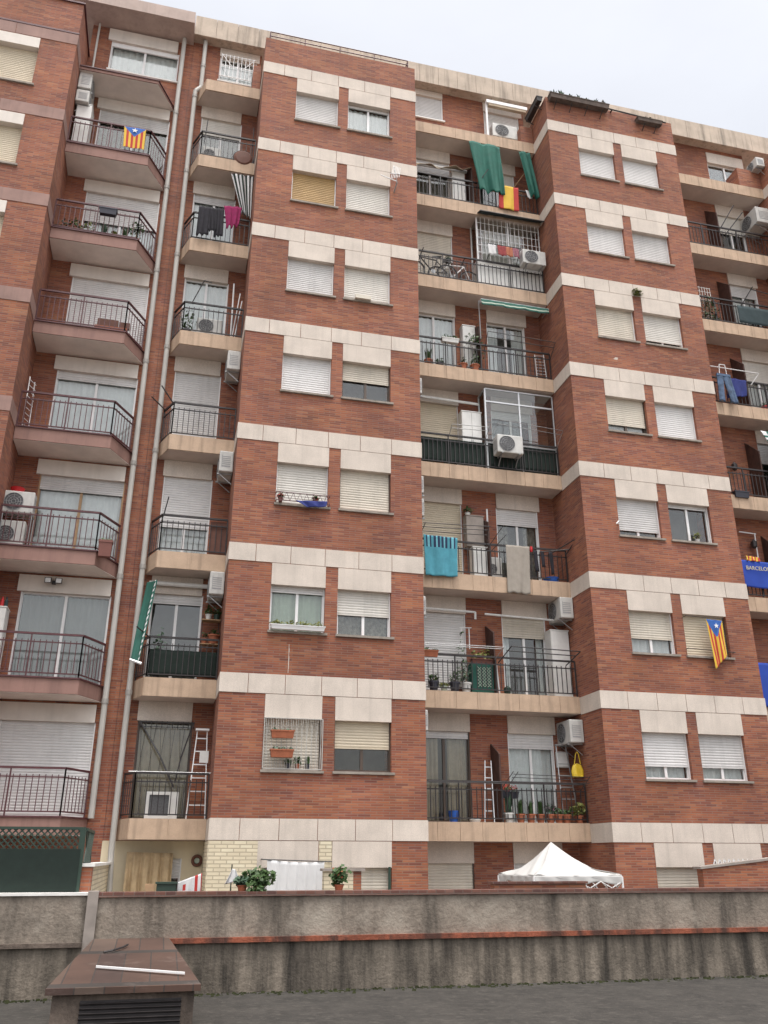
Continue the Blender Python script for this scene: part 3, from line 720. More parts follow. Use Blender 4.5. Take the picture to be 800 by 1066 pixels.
def ac(x, y, z, face, label, w=.78, d=.30, h=.54, bracket=True, group='air conditioners on the facade'):
    t = thing('air_conditioner', label, 'air conditioner', (x, y, z), group)
    c = MB(); e = .018
    c.hexa([(-w/2,0,0),(w/2,0,0),(w/2,d,0),(-w/2,d,0),(-w/2,0,h),(w/2,0,h),(w/2,d,h),(-w/2,d,h)])
    cs = c.build('casing', M['ac'], t, local=True); bv = cs.modifiers.new('soft', 'BEVEL'); bv.width = .022; bv.segments = 2
    fx, fz, r = -w*.13, h*.5, min(h*.42, w*.3)
    MB().lathe((fx, 0, fz), [(r, -.001), (r, .004)], 24, 'y').build('fan', M['ac_dark'], t, local=True)
    g_ = MB()
    for q in (1.0, .74, .48, .22): g_.torus((fx, -.012, fz), r*q, .006, 'y', 22, 4)
    for i in range(8):
        a = math.pi*i/4; g_.tube((fx+math.cos(a)*r*.2, -.014, fz+math.sin(a)*r*.2), (fx+math.cos(a)*r, -.014, fz+math.sin(a)*r), .005, 4)
    g_.build('fan_guard', M['ac_mid'], t, local=True)
    for s_ in (-1, 1):
        v = MB().box(s_*w*.5-.003, s_*w*.5+.003, d*.2, d*.8, h*.22, h*.25)
        for i in range(6): v.box(s_*w*.5-.003, s_*w*.5+.003, d*.2, d*.8, h*.25+i*h*.09, h*.25+i*h*.09+.02)
        v.box(s_*w*.5-.003, s_*w*.5+.003, d*.2-.01, d*.2, h*.22, h*.8)
        v.build('side_vent', M['ac_mid'], t, local=True)
    if bracket:
        for s_ in (-1, 1):
            b = MB(); b.box(s_*w*.33-.015, s_*w*.33+.015, -.03, d-.004, -.035, -.002); b.tube((s_*w*.33, .03, -.03), (s_*w*.33, d-.01, -.26), .012, 4)
            b.build('bracket', M['steel'], t, local=True)
    if face != '-y': t.location.x += d if face == '+x' else -d
    t.rotation_euler = (0, 0, {'-y': 0, '-x': -math.pi/2, '+x': math.pi/2}[face])
    return t
def cabinet(x0, x1, y0, y1, z0, z1, label, mat='white_rough', cat='cabinet', doors=2, slats_=False):
    t = thing('cabinet', label, cat, ((x0+x1)/2, (y0+y1)/2, z0))
    MB().box(x0, x1, y0, y1, z0, z1).build('body', M[mat], t)
    w = (x1-x0)/doors
    for i in range(doors):
        d = MB().box(x0+i*w+.008, x0+(i+1)*w-.008, y0-.016, y0-.001, z0+.04, z1-.02).build('door', M[mat], t)
        MB().box(x0+(i+1)*w-.035 if i == 0 else x0+i*w+.02, x0+(i+1)*w-.022 if i == 0 else x0+i*w+.033, y0-.03, y0-.017, (z0+z1)/2-.05, (z0+z1)/2+.05).build('handle', M['steel'], d)
    MB().box(x0-.012, x1+.012, y0-.02, y1, z1, z1+.025).build('top', M[mat], t)
    return t
def ladder(b0, b1, t0, t1, label, mat='alu', n=6, r=.014, back=None):
    L = thing('ladder', label, 'ladder', tuple((Vector(b0)+Vector(b1))/2))
    b0, b1, t0, t1 = map(Vector, (b0, b1, t0, t1))
    MB().tube(b0, t0, r, 4).build('side_rail', M[mat], L); MB().tube(b1, t1, r, 4).build('side_rail', M[mat], L)
    for i in range(1, n+1):
        k = i/(n+.6); MB().tube(b0.lerp(t0, k), b1.lerp(t1, k), r*1.1, 4).build('rung', M[mat], L)
    return L
def rod_thing(name, segs, r, mat, label, cat, n=6):
    mb = MB()
    for a, b in segs: mb.tube(a, b, r, n)
    return single(mb, name, M[mat], label, cat)

# ---------------- dividers between the flats on the balconies (parts of the block)
def divider(x, z, mat='rust', top0=1.72, top1=1.45, y0=1.10):
    n = MB().hexa([(x-.018,y0,z),(x+.018,y0,z),(x+.018,YB-.003,z),(x-.018,YB-.003,z),(x-.018,y0,z+top1),(x+.018,y0,z+top1),(x+.018,YB-.003,z+top0),(x-.018,YB-.003,z+top0)])
    n.build('balcony_divider', M[mat], main)
for k in (0, 1, 2, 4, 6): divider(6.33, ZL[k]+.013)
for k in (2, 3, 4, 5, 6): divider(14.55, ZL[k]+.013, top0=2.0, top1=1.5)
# low brick piers on the attic floor
for (a, b, c) in ((-.24, -.02, 20.5), (7.95, 8.35, 20.25), (15.55, 16.38, 20.35)):
    MB().box(a, b, 1.0, 1.60, 19.615, c).build('low_wall', M['brick'], main)

# ================= left column of balconies (neighbouring block)
ac(-4.795, 1.22, 18.28, '+x', 'upper of two grey air conditioners on the side of the far left tower', w=.75, d=.34, h=.55)
ac(-4.795, 1.22, 17.86-.05, '+x', 'lower of two air conditioners stacked on the far left tower below the top balcony', w=.75, d=.34, h=.40)
cabinet(-4.74, -4.36, .98, 1.4, 16.31, 17.84, 'tall white cabinet behind the rail of the balcony with the starred flag', doors=1)
def estelada(tl, tr, bl, br, label, amp, waves, tri=.45, across=True):
    """yellow flag, four red stripes, blue triangle with a white star at its top edge"""
    def pick(u, v):
        if v < tri*(1-abs(u-.5)*2): return 2
        return 1 if int(u*9) % 2 == 1 else 0
    t = thing('flag', label, 'flag', tuple((Vector(bl)+Vector(br))/2))
    m = cloth(tl, tr, bl, br, amp, waves, 54, 40, pick, ph=1.0)
    f = m.build('cloth', [M['flagyellow'], M['flagred'], M['estblue']], t, solid=.004)
    c = (Vector(tl)*.5+Vector(tr)*.5); w = (Vector(tr)-Vector(tl)); dn = ((Vector(bl)+Vector(br))*.5-c); c = c + dn*tri*.36
    s_ = MB(); R0 = min(w.length*.15, dn.length*.12); pts = []
    for i in range(10):
        a = math.pi/2 + i*math.pi/5; r = R0 if i % 2 == 0 else R0*.42; pts.append((c.x+r*math.cos(a), c.z+r*math.sin(a)))
    y = c.y-amp*1.4-.012; k = len(s_.v)
    s_.v += [(a, y, b) for a, b in pts] + [(a, y+.004, b) for a, b in pts] + [(c.x, y, c.z), (c.x, y+.004, c.z)]
    for i in range(10):
        j = (i+1) % 10; s_.f += [(i, j, 20), (10+j, 10+i, 21), (i, 10+i, 10+j, j)]; s_.mi += [0, 0, 0]
    s_.build('star', M['whitepaint'], f)
    return t
estelada((-3.46,.755,17.13),(-2.91,.755,17.15),(-3.42,.74,16.44),(-2.90,.74,16.46), 'yellow flag with red stripes and blue starred triangle on the left balcony rail', .012, 1.5)
planter_box(-3.74, -3.32, .58, .74, 14.12, .17, 'dark planter hung on the outside of the brown rail beside potted plants', 'darkpot', n=0)
for i, (x, h, st, lf, nm) in enumerate(((-4.55,.26,'bush','leaf3','low dark plant in terracotta pot at the left end of the planted balcony'), (-4.25,.34,'bush','leaf','bushy plant in terracotta pot, second from the left on the planted balcony'), (-3.98,.28,'bush','leaf2','small yellowish plant in terracotta pot left of the spiky plant'),
        (-3.62,.36,'grass','leaf3','spiky plant in terracotta pot behind the hanging dark planter'), (-3.1,.34,'grass','leaf','grassy plant in terracotta pot right of the hanging dark planter'))):
    plant(x, 1.0, 13.605, h, .17, nm, leaf=lf, style=st, n=60 if st == 'bush' else 26, group='pots on the planted left balcony')
plant(-2.83, .98, 13.605, .55, .2, 'tall dark shrub in a terracotta pot at the chamfered corner of the planted balcony', leaf='leaf', n=110)
plant(-3.33, .94, 13.605, .14, .1, 'tiny plant in a yellow green pot on the planted balcony', leaf='leaf2', pot='curtain_green', pr=.08, phh=.13, n=30)
b_ = thing('boards', 'stack of brown boards lying along the balcony floor in front of the closed shutter', 'boards', (-3.0, 1.0, 10.9))
MB().hexa([(-3.5,.98,10.90),(-2.74,.98,10.90),(-2.74,1.10,10.90),(-3.5,1.10,10.90),(-3.5,.98,11.13),(-2.74,.98,11.13),(-2.74,1.10,11.13),(-3.5,1.10,11.13)]).build('board', M['terracotta'], b_)
MB().box(-3.45, -2.97, 1.0, 1.08, 11.135, 11.33).build('crate', M['wood'], b_); MB().box(-2.95, -2.70, 1.0, 1.08, 11.135, 11.30).build('crate', M['wood'], b_)
t = thing('drying_rack', 'folded white drying rack leaning in the left corner of a brown railed balcony', 'drying rack', (-4.74, .95, 8.17))
MB().tube((-4.70,.95,8.17),(-4.72,1.0,9.52),.014,5).tube((-4.60,1.2,8.17),(-4.64,1.2,9.5),.014,5).build('frame', M['white'], t)
w_ = MB()
for i in range(9): w_.tube((-4.70,.95,8.3+i*.14),(-4.60,1.2,8.3+i*.14),.008,4)
w_.build('wires', M['white'], t)
ac(-4.53, 1.02, 6.20, '-y', 'upper air conditioner of the pair at the left frame edge, red tub on top', w=.66, d=.3, h=.50, bracket=False)
rod_thing('steel_shelf', [((-4.79,1.0,6.17),(-4.2,1.0,6.17)), ((-4.79,1.3,6.17),(-4.2,1.3,6.17)), ((-4.2,1.0,5.39),(-4.2,1.0,6.17)), ((-4.2,1.3,5.39),(-4.2,1.3,6.17)), ((-4.79,1.0,5.39),(-4.79,1.0,6.17)), ((-4.2,1.0,6.17),(-4.2,1.3,6.17))], .013, 'steel', 'steel stand carrying the air conditioner under the red tub', 'stand')
ac(-4.60, 1.04, 5.40, '-y', 'lower air conditioner of the pair at the left frame edge, standing on the balcony floor', w=.6, d=.26, h=.62, bracket=False)
single(MB().lathe((-4.60, 1.16, 6.705), [(.11,0),(.15,.09),(.155,.10)], 16), 'tub', M['redp'], 'red plastic tub upside on the upper air conditioner at the left edge', 'tub')
planter_box(-2.72, -2.44, .62, .78, 5.24, .36, 'square brown planter at the right end of the balcony with two air conditioners', 'brownpot', n=14, ph=.05)
fl = thing('flood_light', 'twin flood light on the wall above the large white framed glass doors', 'flood light', (-3.62, 1.5, 4.78))
MB().box(-3.66,-3.58,1.50,1.56,4.80,4.88).build('bracket', M['dark'], fl)
for sx in (-.11, .11):
    h_ = MB().hexa([(-3.62+sx-.07,1.40,4.79),(-3.62+sx+.07,1.40,4.79),(-3.62+sx+.06,1.50,4.82),(-3.62+sx-.06,1.50,4.82),(-3.62+sx-.07,1.38,4.91),(-3.62+sx+.07,1.38,4.91),(-3.62+sx+.06,1.50,4.92),(-3.62+sx-.06,1.50,4.92)]).build('lamp_head', M['dark'], fl)
    MB().hexa([(-3.62+sx-.055,1.392,4.805),(-3.62+sx+.055,1.392,4.805),(-3.62+sx+.055,1.398,4.805),(-3.62+sx-.055,1.398,4.805),(-3.62+sx-.055,1.374,4.895),(-3.62+sx+.055,1.374,4.895),(-3.62+sx+.055,1.380,4.895),(-3.62+sx-.055,1.380,4.895)]).build('lens', M['alu'], h_)
cabinet(-4.78, -4.40, 1.05, 1.45, 2.67, 4.1, 'grey white cabinet at the left frame edge beside the large glass doors', doors=1)
for i, (x, m, lb) in enumerate(((-4.52,'redp','red capped bottle on the cabinet at the left frame edge'),(-4.44,'bluegrey_mesh','blue grey bottle on the cabinet at the left frame edge'))):
    bt = MB().lathe((x,1.15,4.126), [(.035,0),(.038,.14),(.015,.18),(.015,.22)], 10); single(bt, 'bottle', M[m], lb, 'bottle')

# ================= narrow column between the drainpipe and the left brick tower
wb = MB()
for i in range(9): x = -1.15+.115*i; wb.tube((x,1.48,20.36),(x,1.48,21.26),.011,4)
for z in (20.4, 20.8, 21.22): wb.tube((-1.18,1.48,z),(-.16,1.48,z),.012,4)
wb.tube((-1.15,1.47,21.22),(-.85,1.47,20.8),.01,4); wb.tube((-.2,1.47,21.22),(-.5,1.47,20.8),.01,4); wb.tube((-1.18,1.48,20.4),(-1.18,1.6,20.4),.012,4); wb.tube((-.16,1.48,20.4),(-.16,1.6,20.4),.012,4)
wb.build('window_bars', M['white'], main)
t = thing('basket', 'round dark wicker basket hung on the topmost balcony rail left of the brick tower', 'basket', (-.33, .98, 16.95))
MB().lathe((-.33,1.01,17.02), [(.02,.06),(.20,.05),(.27,.0),(.27,-.02)], 18, 'y').build('bowl', M['wood'], t)
MB().torus((-.33,1.02,17.02), .265, .022, 'y', 20, 5).build('rim', M['dark'], t)
rod_thing('pole', [((-1.40,1.06,17.35),(-1.36,1.06,18.2))], .014, 'dark', 'short dark pole at the left corner of the topmost narrow balcony', 'pole')
rod_thing('pole', [((-.10,1.06,16.9),(-.10,1.06,18.2))], .014, 'dark', 'dark pole standing against the brick tower on the topmost narrow balcony', 'pole')
ac(-1.18, 1.2, 16.9, '-y', 'low air conditioner behind the rail of the topmost narrow balcony', w=.5, d=.28, h=.5, bracket=False)
# clothes and striped curtain
for i, (a, b, z0, z1, m, lb) in enumerate(((-1.36,-1.08,15.08,14.12,'blackc','black trousers hung leftmost on the narrow balcony rail'), (-1.08,-.90,15.08,14.30,'blackc','black shirt between black trousers on the narrow balcony rail'), (-.92,-.72,15.10,14.15,'blackc','long black garment beside the magenta clothing on the rail'))):
    single(cloth((a,.90,z0),(b,.90,z0),(a-.01,.86,z1),(b+.02,.86,z1+.05), .03, 2.2, 16, 14, edge=.05), 'garment', M[m], lb, 'clothing', 'clothes drying on the narrow balcony', solid=.01)
single(cloth((-.73,.88,15.2),(-.27,.88,15.24),(-.62,.84,14.50),(-.32,.84,14.58), .035, 2.5, 18, 12, edge=.08), 'garment', M['magenta'], 'magenta top drying beside black clothes on the narrow balcony rail', 'clothing', 'clothes drying on the narrow balcony', solid=.01)
def stripe(u, v): return int(u*11) % 2
single(cloth((-.62,1.02,16.44),(-.03,1.02,16.46),(-.26,.98,15.15),(-.02,.98,15.0), .05, 3.5, 44, 20, stripe), 'awning', [M['white_cloth'], M['green_dark']], 'green and white striped awning gathered against the brick tower above black clothes', 'awning', solid=.005)
ac(-.83, 1.2, 11.42, '-y', 'air conditioner with a round fan behind the rail in front of white balcony doors', w=.62, d=.26, h=.46, bracket=False)
rod_thing('pole', [((-.28,1.3,11.32),(-.30,1.3,13.1))], .022, 'white', 'tall white pole standing beside the brick tower on the balcony with a climbing plant', 'pole')
rod_thing('pole', [((-.13,1.15,12.72),(-.26,1.15,11.34)), ((-.07,1.15,12.5),(-.2,1.15,11.34))], .015, 'white', 'pair of white sticks leaning by the tall white pole', 'poles')
plant(-1.36, 1.2, 11.305, .62, .2, 'leafy plant at the left corner of the balcony with the round fan unit', leaf='leaf', pot='darkpot', n=110)
rod_thing('pole', [((-1.30,1.02,12.15),(-1.05,.9,12.78)), ((-1.05,.9,12.78),(-.85,.9,12.74))], .013, 'dark', 'bent dark drying arm above the rail in front of white doors', 'drying arm')
ac(-.012, 1.18, 10.28, '-x', 'topmost of three white air conditioners hung on the left flank of the brick tower', w=.74, d=.32, h=.52)
ac(-.012, 1.18, 7.56, '-x', 'middle of three white air conditioners hung on the left flank of the brick tower', w=.74, d=.32, h=.52)
ac(-.012, 1.18, 4.62, '-x', 'third of three white air conditioners hung on the brick tower flank', w=.74, d=.32, h=.52)
rod_thing('clothes_prop', [((-1.47,1.04,9.25),(-1.80,.85,9.62)), ((-1.65,1.3,9.2),(-2.0,.9,9.32))], .016, 'dark', 'two dark drying arms poking out left over the drainpipe at a closed shutter', 'drying arm')
rod_thing('clothes_prop', [((-1.46,1.04,6.4),(-1.38,.95,6.86))], .014, 'dark', 'single dark drying arm rising from the corner of the rail with a half shut door', 'drying arm')
single(MB().box(-.40, -.03, 1.08, 1.10, 5.6, 6.4), 'screen_panel', M['wood'], 'dark red board screening the right end of the balcony with the half closed shutter', 'screen')
t = thing('awning', 'deep green drop awning folded flat beside the drainpipe, white scroll border', 'awning', (-1.62, .95, 3.1))
MB().tube((-1.62,1.5,4.98),(-.05,1.5,4.98),.05,8).build('cassette', M['white_rough'], t)
aw = cloth((-1.66,1.30,4.92),(-1.44,.98,4.90),(-1.80,.72,3.10),(-1.62,.66,3.02), .02, 1.2, 24, 70, lambda u, v: 1 if (.80 < u < .93 and math.sin(v*90+u*25) > -.2) else 0)
ac_ = aw.build('canvas', [M['green_deep'], M['white_cloth']], t, solid=.006)
MB().tube((-1.82,.72,3.08),(-1.58,.64,2.99),.03,6).build('front_bar', M['alu'], t)
MB().tube((-1.46,1.02,3.62),(-1.76,.72,3.78),.015,5).build('arm', M['dark'], t)
single(cloth((-1.44,1.085,3.40),(-.04,1.085,3.40),(-1.44,1.085,2.85),(-.04,1.085,2.85), .006, 3, 30, 6), 'privacy_screen', M['green_dark'], 'dark green mesh tied along the rail beside the deep green awning', 'privacy screen', solid=.005)
sh = thing('shelf', 'wall shelf with flower pots on the flank of the brick tower above green mesh', 'shelf', (-.2, 1.3, 3.55))
for z in (4.16, 3.62): MB().box(-.42, -.02, 1.2, 1.45, z-.02, z).build('board', M['woodpale'], sh)
MB().tube((-.40,1.44,3.3),(-.40,1.44,4.3),.012,4).tube((-.04,1.44,3.3),(-.04,1.44,4.3),.012,4).build('upright', M['dark'], sh)
plant(-.28,1.3,4.162,.2,.1,'small green plant in a white pot on the upper wall shelf', pot='whitepot', pr=.07, phh=.12, n=40)
plant(-.10,1.3,4.162,.16,.09,'small plant in a green pot on the upper wall shelf beside the tower', pot='lattice', pr=.07, phh=.12, n=40)
plant(-.14,1.28,3.622,.12,.12,'round terracotta bowl on the lower wall shelf', pr=.13, phh=.2, n=30)
plant(-.34,1.28,3.622,.12,.08,'small terracotta pot left of the round bowl on the lower wall shelf', pr=.07, phh=.12, n=24)
plant(-1.28,1.3,2.80,.9,.13,'tall thin plant behind the green mesh near the awning arm', leaf='leaf3', pot='darkpot', n=60)
# lowest narrow balcony
gw = MB()
for i in range(11): x = -1.5+.11*i; gw.tube((x,1.56,1.84),(x,1.56,1.98),.01,4)
gw.tube((-1.52,1.56,1.96),(-.38,1.56,1.96),.016,4); gw.tube((-1.52,1.56,1.86),(-.38,1.56,1.86),.01,4)
for i in range(6): gw.tube((-1.48+.2*i,1.555,.55),(-1.38+.2*i,1.555,1.84),.005,4); gw.tube((-1.38+.2*i,1.555,.55),(-1.48+.2*i,1.555,1.84),.005,4)
gw.build('window_bars', M['dark'], main)
rod_thing('folding_awning', [((-1.50,1.45,1.93),(-1.05,1.2,1.25)), ((-1.05,1.2,1.25),(-.72,1.1,.62))], .018, 'dark', 'dark jointed awning arm hanging across the barred balcony window', 'awning arm')
rod_thing('folding_awning', [((-.42,1.45,1.93),(-.62,1.2,1.2)), ((-.62,1.2,1.2),(-.70,1.1,.70))], .014, 'dark', 'second dark awning arm close to the white stepladder', 'awning arm')
t = thing('window_unit', 'white framed box unit with dark opening on the floor of the lowest narrow balcony', 'air conditioner', (-.93, 1.35, .015))
bx_ = MB(); x0,x1,y0,y1,z0,z1 = -1.24,-.60,1.30,1.52,.02,.54
bx_.box(x0,x1,y0+.04,y1,z0,z1); bx_.box(x0,x0+.07,y0,y0+.039,z0,z1); bx_.box(x1-.18,x1,y0,y0+.039,z0,z1); bx_.box(x0+.07,x1-.18,y0,y0+.039,z0,z0+.06); bx_.box(x0+.07,x1-.18,y0,y0+.039,z1-.06,z1)
bx_.build('casing', M['white_rough'], t); MB().box(x0+.071,x1-.181,y0+.03,y0+.038,z0+.061,z1-.061).build('grille', M['ac_dark'], t)
L = ladder((-.42,1.12,.015),(-.05,1.12,.015),(-.32,1.36,1.78),(-.12,1.36,1.78), 'white stepladder folded against the brick tower on the lowest narrow balcony', 'white', n=6)
MB().box(-.36,-.08,1.28,1.42,1.78,1.82).build('top_step', M['white'], L)
single(MB().box(-.24,-.06,1.24,1.28,1.12,1.36), 'box', M['white_rough'], 'small white box hanging on the white stepladder', 'box')
rod_thing('bar', [((-1.62,1.05,.90),(.0,1.05,.90))], .012, 'steel', 'pale bar lying along the top of the lowest narrow balcony rail', 'bar')

# ================= middle column of balconies, from the top
ac(7.55, 1.24, 19.92, '-y', 'air conditioner in front of the attic door below the roof edge', w=.82, d=.28, h=.52, bracket=False)
t = thing('awning', 'white awning frame round the attic door behind the air conditioner', 'awning', (7.7, 1.3, 19.62))
MB().box(6.98, 8.34, 1.22, 1.36, 21.22, 21.34).build('cassette', M['white'], t); MB().box(6.97, 7.03, 1.3, 1.36, 19.615, 21.219).build('post', M['white'], t)
MB().box(7.05, 8.30, 1.23, 1.33, 21.12, 21.215).build('rolled_canvas', M['beige_cloth'], t)
t = planter_box(8.14, 8.33, .12, 1.02, 20.46, .16, 'dark planter on the left flank at the top of the right brick tower', 'dark', n=20, ph=.05)
for y in (.3, .9): MB().tube((8.358,y,20.3),(8.12,y,20.42),.014,4).build('bracket', M['dark'], t)
t = planter_box(8.42, 10.34, -.24, -.03, 20.30, .17, 'long dark planter with grass tufts along the top of the right brick tower', 'planterbrown', 'leaf3', n=240, ph=.24, s=.12, style='grass')
for x in (8.6, 9.1, 9.6, 10.1): MB().tube((x,-.002,20.05),(x,-.24,20.21),.013,4).build('bracket', M['dark'], t)
t = planter_box(11.28, 12.12, -.22, -.03, 20.14, .13, 'short dark planter at the right end of the right brick tower top', 'planterbrown', n=60, ph=.10)
for x in (11.5, 11.9): MB().tube((x,-.002,19.92),(x,-.22,20.05),.013,4).build('bracket', M['dark'], t)
rod_thing('roof_bar', [((10.36,-.10,20.44),(12.3,-.10,20.36)), ((10.5,-.10,20.43),(10.5,.05,20.43)), ((12.2,-.10,20.37),(12.2,.05,20.37)), ((10.1,-.1,20.48),(10.22,-.1,20.74)), ((10.22,-.1,20.74),(10.3,-.1,20.45))], .024, 'dark', 'dark bar joining the two planters on the right brick tower', 'bar')
# top balcony with emerald curtains
t = thing('awning', 'beige awning half rolled and sagging above the upper left balcony doors', 'awning', (5.5, 1.2, 18.0))
MB().tube((4.4,1.45,18.42),(6.3,1.45,18.46),.05,8).build('roller', M['white_rough'], t)
cloth((4.4,1.38,18.44),(6.30,1.38,18.48),(4.4,1.12,18.10),(6.32,1.05,18.28), .05, 2.5, 40, 14, sag=.10).build('canvas', M['beige_cloth'], t, solid=.01)
single(cloth((6.22,.93,19.16),(7.20,.93,19.17),(6.44,.84,17.24),(7.24,.84,17.32), .075, 1.9, 60, 24, edge=.10), 'curtain', M['green_cloth'], 'wide emerald green curtain hanging outside the top middle balcony', 'curtain', 'emerald curtains on the top balcony', solid=.008)
single(cloth((7.80,.93,19.15),(8.16,.93,19.15),(8.08,.84,17.45),(8.34,.90,17.40), .07, 1.6, 26, 24, edge=.06), 'curtain', M['green_cloth'], 'narrow emerald green curtain against the right brick tower beside the red and yellow flag', 'curtain', 'emerald curtains on the top balcony', solid=.008)
single(cloth((7.09,.965,17.73),(7.72,.965,17.73),(7.05,.93,16.84),(7.68,.93,16.83), .015, 1.6, 40, 16, lambda u, v: 1 if .25 < u < .75 else 0), 'flag', [M['flagred'], M['flagyellow']], 'red and yellow banded flag draped over the top middle balcony rail', 'flag', solid=.005)
single(cloth((7.95,.98,17.72),(8.18,.98,17.72),(8.0,.95,17.42),(8.14,.95,17.40), .02, 1.5, 10, 8), 'cloth', M['white_cloth'], 'small white cloth pegged right of the red and yellow flag', 'cloth', solid=.006)
cabinet(5.78, 6.18, 1.32, 1.58, 16.885, 18.25, 'pale cabinet under the beige awning on the top middle balcony', doors=1)
rod_thing('stick', [((6.42,.9,17.55),(6.72,.78,18.05)), ((6.42,.9,17.55),(6.40,1.0,17.2))], .013, 'dark', 'dark stick poking out in front of the wide emerald curtain', 'stick')
rod_thing('clothes_prop', [((7.72,1.4,18.05),(7.95,1.0,18.35)), ((7.1,1.5,17.95),(8.0,1.3,17.9))], .014, 'woodpale', 'pale wooden arm behind the narrow emerald curtain', 'arm')
# balcony with bicycles and barred enclosure
def bicycle(x, y, z, label, fm, flip=1):
    t = thing('bicycle', label, 'bicycle', (x, y, z), 'bicycles on the balcony')
    r = .30
    for sx in (-.47, .47):
        w = MB().torus((x+sx*flip,y,z+r), r-.018, .018, 'y', 24, 5).build('wheel', M['dark'], t)
        sp_ = MB().torus((x+sx*flip,y,z+r), r-.05, .01, 'y', 24, 4)
        for i in range(8): a = math.pi*i/4; sp_.tube((x+sx*flip,y,z+r),(x+sx*flip+math.cos(a)*(r-.04),y,z+r+math.sin(a)*(r-.04)),.004,4)
        sp_.build('rim', M['steel'], w)
    X = lambda q: x+q*flip
    f = MB().tube((X(-.47),y,z+r),(X(-.05),y,z+.27),.014).tube((X(-.05),y,z+.27),(X(.30),y,z+.70),.018).tube((X(-.05),y,z+.27),(X(-.18),y,z+.72),.016).tube((X(-.18),y,z+.68),(X(.29),y,z+.72),.017).tube((X(-.47),y,z+r),(X(-.17),y,z+.66),.012).tube((X(.30),y,z+.74),(X(.47),y,z+r),.014)
    f.build('frame', M[fm], t)
    MB().hexa([(X(-.30),y-.05,z+.78),(X(-.06),y-.02,z+.78),(X(-.06),y+.02,z+.78),(X(-.30),y+.05,z+.78),(X(-.30),y-.06,z+.82),(X(-.05),y-.015,z+.81),(X(-.05),y+.015,z+.81),(X(-.30),y+.06,z+.82)]).build('saddle', M['dark'], t)
    MB().tube((X(.28),y-.24,z+.86),(X(.28),y+.2,z+.86),.013).tube((X(.30),y,z+.72),(X(.28),y,z+.86),.014).build('handlebar', M['dark'], t)
    MB().lathe((X(-.05),y-.03,z+.27),[(.07,0),(.07,.012)],12,'y').build('crank', M['steel'], t)
    return t
bicycle(5.02, 1.17, 14.105, 'dark bicycle leaning left on the second middle balcony, close to the brick tower', 'dark', -1)
bicycle(5.72, 1.30, 14.105, 'bicycle with a pale frame on the second middle balcony, left of the barred enclosure', 'white', 1)
cabinet(5.72, 6.15, 1.40, 1.60, 14.105, 14.95, 'low dark cabinet behind the pale framed bicycle', 'wood', doors=1)
plant(5.62, 1.45, 14.98, .12, .09, 'small plant in a green pot on the cabinet behind the bicycles', pot='lattice', pr=.09, phh=.13, n=30)
def box_room(name, label, x0, x1, z0, z1, y, divs, zs, mat, low=None, lowmat=None, topmat=None, bars=False):
    t = thing(name, label, 'glazed enclosure', ((x0+x1)/2, y, z0)); w = .04
    f = MB()
    for i in range(divs+1):
        x = x0+(x1-x0)*i/divs; f.box(max(x0, x-w/2), min(x1, x+w/2) if i else x0+w, y, y+.05, z0, z1)
    for z in [z0]+zs+[z1]: f.box(x0+w, x1-w, y+.003, y+.047, z-w/2, z+w/2)
    f.box(x0, x0+w, y+.051, 1.6, z1-w, z1); f.box(x0, x0+w, 1.56, 1.60, z0, z1-w-.001); f.box(x0, x0+w, y+.051, 1.559, low if low else z0, (low if low else z0)+w)
    f.build('frame', M[mat], t)
    zl = low if low else z0
    for i in range(divs):
        a, b = x0+(x1-x0)*i/divs+w/2+.001, x0+(x1-x0)*(i+1)/divs-w/2-.001
        MB().box(a, b, y+.02, y+.026, zl+w/2, z1-w/2).build('pane', M['glass'], t)
        if low: MB().box(a, b, y+.015, y+.030, z0+w/2, low-w/2).build('lower_panel', M[lowmat], t)
    MB().box(x0+.015, x0+.021, y+.06, 1.55, zl, z1-w).build('side_pane', M['glass'], t)
    if low: MB().box(x0+.01, x0+.025, y+.06, 1.55, z0, low).build('lower_panel', M[lowmat], t)
    if bars:
        b = MB()
        n = 15
        for i in range(1, n): x = x0+(x1-x0)*i/n; b.tube((x,y-.02,zl),(x,y-.02,z1-.05),.008,4)
        for i in range(1, 6): z = zl+(z1-zl)*i/6; b.tube((x0,y-.022,z),(x1,y-.022,z),.008,4)
        b.build('window_bars', M['white'], t)
    return t
t = box_room('glazed_enclosure', 'barred glass balcony enclosure under a dark sloping awning, bicycles at its left', 6.38, 8.33, 14.105, 16.55, 1.10, 2, [15.0], 'white', 15.0, 'white_rough', bars=True)
t = thing('awning', 'dark sloping canopy over the barred glass enclosure', 'awning', (7.4, .9, 16.5))
cloth((6.42,1.12,16.62),(8.33,1.12,16.66),(6.38,.72,16.42),(8.36,.74,16.44), .006, 3, 30, 6).build('canvas', M['bluegrey_mesh'], t, solid=.008)
MB().tube((6.38,.72,16.42),(8.36,.74,16.44),.02,5).build('front_bar', M['dark'], t); MB().tube((6.40,1.1,16.60),(6.38,.72,16.42),.012,4).build('arm', M['dark'], t)
ac(7.92, .66, 14.80, '-y', 'air conditioner on the rail of the barred glass enclosure', w=.70, d=.28, h=.47)
for i, (a, b, c, m) in enumerate(((6.62,6.86,'pale washing','white_cloth'),(6.90,7.16,'red patterned washing','laundry_red'),(7.14,7.36,'orange washing','terracotta'),(7.36,7.56,'pink washing','laundry_pink'))):
    single(cloth((a,.88,15.42),(b,.88,15.42),(a+.01,.85,15.04+.03*i),(b,.85,15.06), .02, 1.5, 10, 8), 'garment', M[m], c + ' pegged on the line in front of the barred glass enclosure', 'clothing', 'washing on the barred enclosure', solid=.006)
